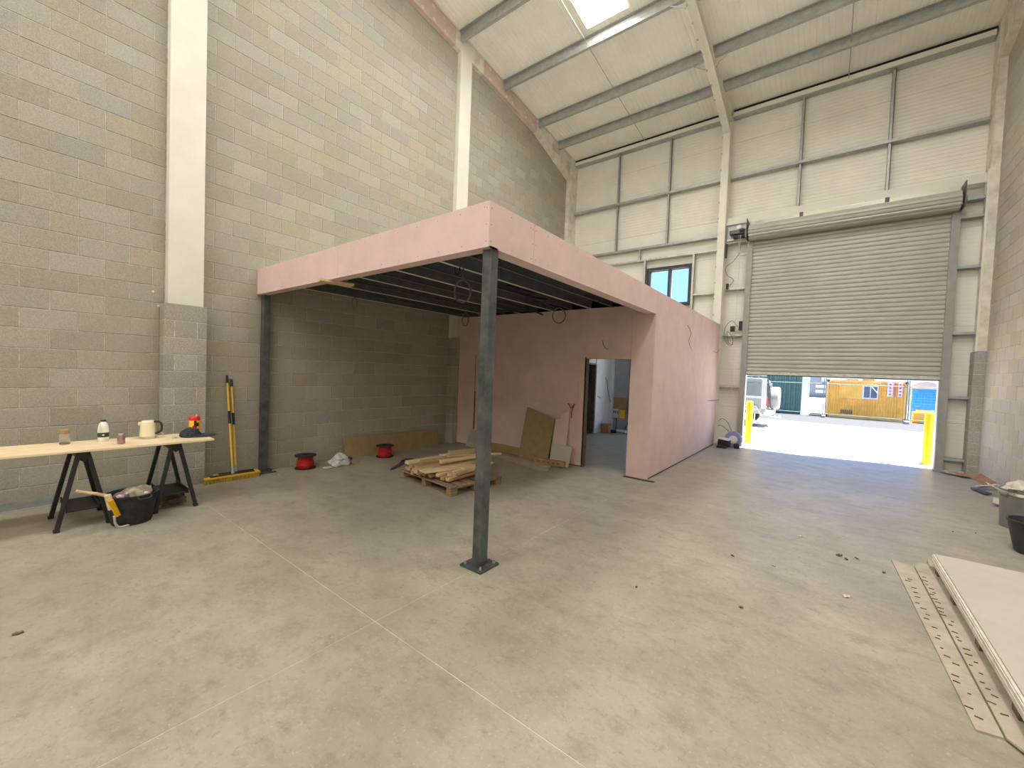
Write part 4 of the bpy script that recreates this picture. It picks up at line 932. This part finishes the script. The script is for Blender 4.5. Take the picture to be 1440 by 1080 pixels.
o = MB().obox((9.12, 6.94, .28), (.03, .24, .40), R3(.1, .2, .35)).build('timber_piece', 'timberp', bevel=.003); tag(o, 'pale timber piece behind the plasterboard in the black bucket', 'offcut')
o = MB().obox((9.33, 10.62, .17), (.16, .30, .006), R3(.35, -.5, .3)).build('cardboard_flap', 'cardr'); tag(o, 'reddish brown cardboard flap propped against the right block wall', 'cardboard')
o = MB().obox((9.32, 10.28, .12), (.07, .62, .012), R3(-.28, .3, .12)).build('white_trim_piece', 'iw'); tag(o, 'white trim piece leaning out of the scraps behind the grey bin', 'trim piece')
o = MB().obox((9.24, 10.25, .03), (.09, .40, .03), R3(-.03, 0, .2)).build('dark_bar', 'dark', bevel=.004); tag(o, 'dark metal bar on the floor below the white trim piece', 'bar')
o = MB().obox((9.25, 9.3, .06), (.16, .3, .004), R3(.1, .25, -.2)).build('paper_scrap', 'paper'); tag(o, 'pale torn paper scrap on the floor behind the grey bin', 'scrap')
for i, (x, y, sx_, sy, rz_, mm, nm, lb) in enumerate(((9.13, 12.0, .22, .16, .4, 'cardr', 'cardboard_scrap', 'reddish cardboard scrap nearest the shutter guide'), (9.22, 11.8, .28, .14, -.2, 'paper', 'paper_scrap', 'pale paper scrap in the corner pile by the pier'), (9.31, 11.72, .2, .2, .2, 'card', 'cardboard_scrap', 'flat brown cardboard at the foot of the right pier'), (9.17, 11.86, .2, .1, .9, 'card', 'cardboard_scrap', 'curled brown cardboard scrap in the corner pile'))):
    o = MB().obox((x, y, .012+.018*i), (sx_, sy, .008), R3(.12*(-1)**i, .08, rz_)).build(nm, mm); tag(o, lb, 'scrap', 'scraps in the corner by the right pier')

# items at the strip wall left of the shutter
t = empty('battery_case', (5.09, 11.55, 0), 'black tool case with white top by the end of the pink wall', 'case')
MB().obox((5.09, 11.60, .12), (.26, .18, .16), R3(0, .08, -.1)).build('case_body', 'black', t, bevel=.01); MB().obox((5.09, 11.60, .215), (.26, .18, .04), R3(0, .08, -.1)).build('case_top', 'iw', t, bevel=.01)
o = MB().obox((5.07, 11.42, .03), (.22, .12, .06), R3(0, 0, -.15)).build('power_tool', 'black', bevel=.02); tag(o, 'small black power tool on the floor before the tool case', 'tool')
t = empty('cable_drum', (5.27, 11.78, 0), 'round purple cable drum standing by the shutter guide', 'cable drum'); rot = R3(pi/2, 0, 0)
MB().lathe([(.10, -.06), (.19, -.06), (.205, -.03), (.205, .03), (.19, .06), (.10, .06)], (5.27, 11.80, .205), 28, rot).build('drum', 'purple', t, smooth=True); MB().lathe([(.10, .0), (.10, .075), (.06, .075)], (5.27, 11.80, .205), 24, rot).build('drum_plate', 'iw', t, smooth=True)
o = MB().obox((5.36, 11.68, .06), (.12, .12, .12), R3(0, 0, .3)).build('small_can', 'black', bevel=.02); tag(o, 'small black box at the foot of the shutter guide', 'box')
hang('floor_cable', 'grey cables looping up the strip wall above the purple drum', 'cable', curve([(4.86, 12.0, .62), (4.95, 11.98, .7), (5.08, 11.95, .62), (5.15, 11.92, .5), (5.2, 11.9, .40)]), .008)
hang('floor_cable', 'lower grey cable arching from the column to the tool case', 'cable', curve([(4.85, 11.95, .50), (4.95, 11.9, .52), (5.1, 11.86, .42), (5.17, 11.8, .36)]), .008)

# floor scraps
SC = [(6.456, 4.526, .05, 'leaf', 'curled dark leaf on the open floor between post and stack'), (6.677, 3.543, .04, 'leaf', 'small dark fragment on the open floor nearest the camera'), (6.793, 4.554, .06, 'paper', 'pale wood chip alone in the middle of the open floor'),
      (6.954, 5.628, .07, 'paper', 'pale stone-like scrap near the bright floor patch'), (7.294, 5.293, .08, 'leaf', 'twisted dark leaf, larger of the pair left of the stack'), (7.348, 5.238, .06, 'leaf', 'dark curled leaf just right of the twisted leaf'),
      (7.433, 5.336, .05, 'leaf', 'flat thin dark scrap right of the leaf pair'), (7.616, 5.116, .05, 'leaf', 'dark splinter beside the pale board strip'), (7.323, 4.313, .08, 'paper', 'pale curved shaving left of the board strip'), (5.951, 3.293, .03, 'leaf', 'tiny dark crumb right of the front post'),
      (8.404, 7.185, .03, 'leaf', 'dark crumb left of the grey bin'), (8.617, 7.325, .03, 'leaf', 'dark crumb closest to the grey bin'), (3.225, .12, .06, 'leaf', 'dark splinter alone on the floor at far left'), (.42, 2.80, .05, 'paper', 'crumpled pale scrap at the foot of the left post')]
for i, (x, y, s_, mm, lb) in enumerate(SC):
    s_ *= .62
    rn = random.Random(i); b = MB(); n = 7; vs_ = []
    for k in range(n):
        u = (k/(n-1)-.5)*s_*1.3; w_ = s_*.22*(1-abs(2*k/(n-1)-1)**2)+.003; zz = .003+.25*s_*abs(sin(k*1.1+i))
        vs_ += [(u, -w_, zz), (u, w_, zz+.12*s_)]
    vs_ += [(p[0], p[1], max(0, p[2]-.005)) for p in vs_]; m_ = 2*n
    fs_ = [(2*k, 2*k+2, 2*k+3, 2*k+1) for k in range(n-1)]+[(m_+2*k+1, m_+2*k+3, m_+2*k+2, m_+2*k) for k in range(n-1)]
    fs_ += [(2*k+1, 2*k+3, m_+2*k+3, m_+2*k+1) for k in range(n-1)]+[(m_+2*k, m_+2*k+2, 2*k+2, 2*k) for k in range(n-1)]
    zm = min(p[2] for p in vs_)
    b.add([(p[0], p[1], p[2]-zm) for p in vs_], fs_); b.xf(Matrix.Translation((x, y, 0)) @ Matrix.Rotation(rn.uniform(0, 3), 4, 'Z')); o = b.build('floor_scrap', mm); tag(o, lb, 'scrap', 'scraps on the open floor')
# ================================================================== OUTSIDE
yd = BOX(-30, 50, 12.32, 21.3, -.2, -.01).build('floor_yard', 'paving', kind='structure')
b = MB()
for k in range(46):
    for i in range(46):
        x = 4.2+i*.2+(.1 if k % 2 else 0); y = 12.45+k*.1
        b.box(x+.003, x+.197, y+.003, y+.097, -.05, -.006)
b.build('paving_blocks', 'paving', yd, kind='stuff')
rdm = MB().box(-60, 70, 21.5, 27.5, -.2, -.02).build('floor_road', 'road', kind='structure')
BOX(-60, 70, 21.3, 21.5, -.2, .03).build('trim_kerb', 'kerb', kind='structure')
BOX(-60, 70, 27.5, 120, -.2, -.01).build('floor_verge', 'paving', kind='structure')
def bollard(x, y, label):
    t = empty('bollard', (x, y, 0), label, 'bollard', 'yellow bollards outside the shutter')
    MB().lathe([(.085, 0), (.085, 1.15)], (x, y, -.006), 28).build('tube', 'bollard', t, smooth=True); MB().lathe([(.085, 1.144), (.07, 1.165), (.02, 1.172)], (x, y, 0), 28).build('top_cap', 'bollard', t, smooth=True); MB().lathe([(.11, 0), (.11, .012)], (x, y, -.006), 24).build('base_ring', 'kerb', t)
bollard(5.44, 12.95, 'yellow bollard outside the left edge of the shutter opening'); bollard(8.955, 12.95, 'yellow bollard outside the right edge of the shutter opening')
# orange site container
ct = empty('site_container', (8.6, 27.9, 0), 'orange corrugated site container with barred window across the road', 'container')
CX0, CX1, CY0, CY1, CH = 7.06, 10.16, 26.9, 29.3, 1.93
n = 30; p = (CX1-CX0-.2)/n; prof = []
for i in range(n):
    a = CX0+.1+p*i; prof += [(a, CY0+.03), (a+.3*p, CY0+.03), (a+.45*p, CY0), (a+.85*p, CY0)]
prof.append((CX1-.1, CY0+.03)); m_ = len(prof)
MB().add([(x, y, .12) for x, y in prof]+[(x, y, CH-.08) for x, y in prof], [(i, i+1, m_+i+1, m_+i) for i in range(m_-1)]).build('corrugated_side', 'orange', ct)
BOX(CX0+.05, CX1-.05, CY0+.035, CY1, .1, CH-.03).build('container_body', 'orange', ct)
q = MB()
for x in (CX0, CX1-.12): q.box(x, x+.12, CY0-.02, CY0+.1, 0, CH)
q.box(CX0, CX1, CY0-.02, CY0+.1, 0, .14).box(CX0, CX1, CY0-.02, CY0+.1, CH-.1, CH); q.build('corner_frame', 'orange2', ct)
q = MB(); q.box(7.45, 9.1, CY0-.05, CY0, CH-.30, CH-.26).box(7.45, 9.1, CY0-.05, CY0, 1.0, 1.04); q.build('shutter_rail', 'orange2', ct); BOX(7.62, 8.55, CY0-.02, CY0, 1.04, CH-.3).build('hatch_panel', 'orange', ct)
wv_ = BOX(8.50, 9.10, CY0-.06, CY0, 1.03, 1.70).build('window', 'sign', ct)
BOX(8.56, 8.78, CY0-.07, CY0-.06, 1.09, 1.64).build('pane', 'greyb', wv_); BOX(8.82, 9.05, CY0-.07, CY0-.06, 1.09, 1.64).build('pane', 'carg', wv_); MB().tube([(8.85, CY0-.075, 1.62), (9.05, CY0-.075, 1.35)], .015).build('window_bar', 'sign', wv_)
for x0, x1 in ((9.42, 9.62), (9.66, 9.72), (9.80, 9.95)):
    sgn_ = BOX(x0, x1, CY0-.035, CY0-.02, 1.2, CH-.06).build('notice_board', 'sign' if x1-x0 > .1 else 'signp', ct)
    if x1-x0 > .1:
        for k in range(4): MB().obox(((x0+x1)/2, CY0-.04, 1.3+.16*k), (.08, .006, .08), R3(0, pi/4, 0)).build('symbol', 'signp', sgn_)
q = MB()
for k in range(6): q.box(7.7+.08*k, 7.75+.08*k, CY0-.03, CY0, .22, .42)
q.build('vent', 'wood', ct)
for i, x in enumerate((7.9, 8.5)): BOX(x, x+.45, 27.3, 27.6, CH, CH+.07+.03*i).build('roof_clutter', 'wood', ct)
# portable toilet
pt = empty('portable_toilet', (10.9, 28.4, 0), 'blue portable toilet with white domed roof behind the fence', 'portable toilet')
BOX(10.42, 11.34, 28.0, 29.1, .05, 1.62).build('cabin', 'blue', pt, bevel=.02)
q = MB()
for k in range(7): q.box(10.5, 11.26, 27.97, 28.0, .62+.13*k, .69+.13*k)
q.build('cabin_ribs', 'blue', pt)
a_ = [(10.38, 1.62), (11.38, 1.62), (11.38, 1.70)]+[(10.88+.5*cos(t_), 1.70+.28*sin(t_)) for t_ in [pi*k/10 for k in range(1, 10)]]+[(10.38, 1.70)]
MB().prism(a_, 'Y', 27.95, 29.15).build('dome_roof', 'domew', pt); BOX(10.58, 11.22, 27.93, 27.97, .42, .60).build('plaque', 'orange2', pt); BOX(10.38, 11.38, 27.9, 29.2, 0, .05).build('skid_base', 'kerb', pt)
o = BOX(10.4, 11.9, 27.2, 27.5, 0, .52).build('orange_barrier', 'orange', bevel=.03); tag(o, 'low orange barrier in front of the portable toilet', 'barrier')
# green container
gc = empty('green_container', (4, 28, 0), 'dark green corrugated container with pale green end behind the car', 'container')
n = 18; x0, x1 = 2.0, 6.0; p = (x1-x0)/n; prof = []
for i in range(n):
    a = x0+p*i; prof += [(a, 26.95), (a+.3*p, 26.95), (a+.45*p, 26.9), (a+.85*p, 26.9)]
prof.append((x1, 26.95)); m_ = len(prof)
MB().add([(x, y, .1) for x, y in prof]+[(x, y, 2.5) for x, y in prof], [(i, i+1, m_+i+1, m_+i) for i in range(m_-1)]).build('corrugated_side', 'greenc', gc); BOX(2.0, 5.98, 26.96, 39, 0, 2.6).build('container_body', 'greenc', gc)
BOX(5.98, 6.02, 26.9, 39, 0, 2.6).build('end_panel', 'greenl', gc); MB().prism([(28.5, .05), (38, .05), (38, 1.1)], 'X', 6.02, 6.03).build('dark_corner', 'greenc', gc)
# fence panels
def fence(x0, x1, y0, y1, label):
    t = empty('fence_panel', (x0, y0, 0), label, 'fence', 'mesh site fence panels along the road')
    A, B_ = Vector((x0, y0, 0)), Vector((x1, y1, 0)); U = Vector((0, 0, 1))
    for P_ in (A, B_):
        MB().cyl(P_, P_+U*2.0, .021, 8).build('post', 'fencem', t, smooth=True); MB().obox(P_+Vector((0, 0, .05)), (.075, .6, .10)).build('fence_foot', 'kerb', t, bevel=.01)
    for z_ in (.16, 1.70): MB().cyl(A+U*z_, B_+U*z_, .019, 8).build('rail', 'fencem', t)
    b = MB(); d = B_-A; n = int(d.length/.1)
    for k in range(1, n): b.tube([A+d*k/n+U*.16, A+d*k/n+U*1.70], .0016, 3)
    for k in range(1, 6): b.tube([A+U*(.16+k*.257), B_+U*(.16+k*.257)], .0016, 3)
    b.build('wire_mesh', 'fencem', t, kind='stuff')
fence(3.7, 6.98, 26.35, 26.35, 'mesh fence panel in front of the green container'); fence(7.06, 10.06, 26.35, 26.35, 'mesh fence panel in front of the orange container'); fence(10.14, 13.2, 26.35, 26.35, 'mesh fence panel in front of the portable toilet')
# far building
fb = empty('far_building', (12, 60, 0), 'blue-grey clad building far behind the orange container', 'building')
BOX(4, 40, 60, 80, 0, 9).build('facade', 'greyb', fb); 
for z_ in (.9, 1.5): BOX(6, 22, 59.9, 60, z_-.35, z_).build('window_band', 'domew', fb)
BOX(6.5, 20, 59.85, 59.92, 1.9, 3.6).build('glazing', 'glassb', fb)
o = BOX(8, 20, 52, 52.3, 0, 1.0).build('low_wall', 'lowwall'); tag(o, 'low pale wall in front of the blue-grey building', 'wall')
# off-road car, tail towards the opening
car = empty('car', (3.6, 18.5, 0), 'silver off-road car with rear spare wheel parked left of the opening', 'car')
X1 = 5.36; YN, YF = 17.65, 19.35
body = [(1.1, .55), (X1-.12, .50), (X1, .62), (X1, 1.12), (X1-.06, 1.72), (X1-.20, 1.84), (3.0, 1.86), (2.35, 1.22), (1.1, 1.10)]
MB().prism(body, 'Y', YN, YF).build('body', 'carp', car, bevel=.04)
for a_, b_ in (((4.62, 1.20), (5.14, 1.68)), ((3.75, 1.20), (4.52, 1.68)), ((2.85, 1.20), (3.65, 1.66))): BOX(a_[0], b_[0], YN-.012, YN+.01, a_[1], b_[1]).build('side_window', 'carg', car)
BOX(1.3, X1-.02, YN-.02, YN, 1.08, 1.16).build('waist_trim', 'carw', car); BOX(X1-.17, X1-.02, YN-.015, YN+.05, .7, 1.75).build('rear_pillar', 'carw', car)
BOX(X1-.05, X1+.02, YN+.2, YF-.2, 1.18, 1.66).build('rear_window', 'carg', car)
def wheel(x, y, nm='wheel', rot=None, r=.38, w=.25, mm='tyre', parent=car):
    rot = rot or R3(pi/2, 0, 0)
    wl = MB().lathe([(r*.55, -w/2), (r*.92, -w/2), (r, -w/2+.04), (r, w/2-.04), (r*.92, w/2), (r*.55, w/2)], (x, y[0], y[1]), 28, rot).build(nm, mm, parent, smooth=True)
    MB().lathe([(.02, w/2-.02), (.02, w/2+.02)], (x, y[0], y[1]), 10, rot).lathe([(r*.56, -w/2+.02), (r*.56, w/2-.01), (r*.3, w/2+.005)], (x, y[0], y[1]), 20, rot).build('rim', 'chrome', wl, smooth=True)
for x in (2.1, 4.62):
    for y in (YN+.12, YF-.12): wheel(x, (y, .38))
wheel(X1+.20, (18.45, 1.10), 'spare_wheel', R3(0, pi/2, 0), .42, .30, 'spare'); BOX(X1, X1+.1, 18.3, 18.6, .95, 1.25).build('wheel_carrier', 'black', car)
for z_ in (1.66,): pass
q = MB()
for y in (YN+.06, YN+.30): q.tube([(X1+.05, y, .75), (X1+.05, y, 1.5), (X1-.02, y, 1.80)], .016)
for k in range(7): q.tube([(X1+.05, YN+.06, .85+.12*k), (X1+.05, YN+.30, .85+.12*k)], .012)
q.build('ladder', 'black', car)
BOX(X1-.1, X1+.16, YN+.02, YF-.02, .46, .66).build('rear_bumper', 'carw', car, bevel=.03); BOX(X1-.02, X1+.03, YN+.03, YN+.14, .80, 1.1).build('tail_light', 'red', car)
q = MB(); 
for y in (YN+.1, YF-.1): q.tube([(2.9, y, 1.94), (X1-.2, y, 1.93)], .018)
for x in (3.1, 4.2, X1-.3): q.tube([(x, YN+.1, 1.94), (x, YF-.1, 1.94)], .014)
for x in (3.1, 4.2, X1-.3):
    for y in (YN+.1, YF-.1): q.tube([(x, y, 1.85), (x, y, 1.94)], .014)
q.build('roof_rack', 'carw', car); BOX(4.0, 5.0, YN+.3, YF-.3, 1.94, 2.02).build('roof_box', 'blue', car)
BOX(4.95, 5.0, YN+.02, YN+.24, .12, .50).build('mud_flap', 'carw', car); MB().tube([(X1+.05, 18.2, .42), (X1+.35, 18.2, .40)], .03, 8).build('tow_bar', 'carw', car); MB().lathe([(.05, -.05), (.06, 0), (.05, .05)], (X1+.38, 18.2, .42), 12).build('tow_ball', 'chrome', car, smooth=True)
BOX(4.1, 5.2, YN-.015, YN, .62, .70).build('sill_trim', 'carw', car)
MB().tube([(3.9, YN-.03, .40), (4.15, YN-.03, .78), (5.05, YN-.03, .78), (5.22, YN-.03, .45)], .035, 6).build('wheel_arch', 'carw', car, smooth=True)

# ------------------------------------------------------------------ tidy up: parts never carry a category
for o in bpy.data.objects:
    if o.parent is not None and 'category' in o: del o['category']
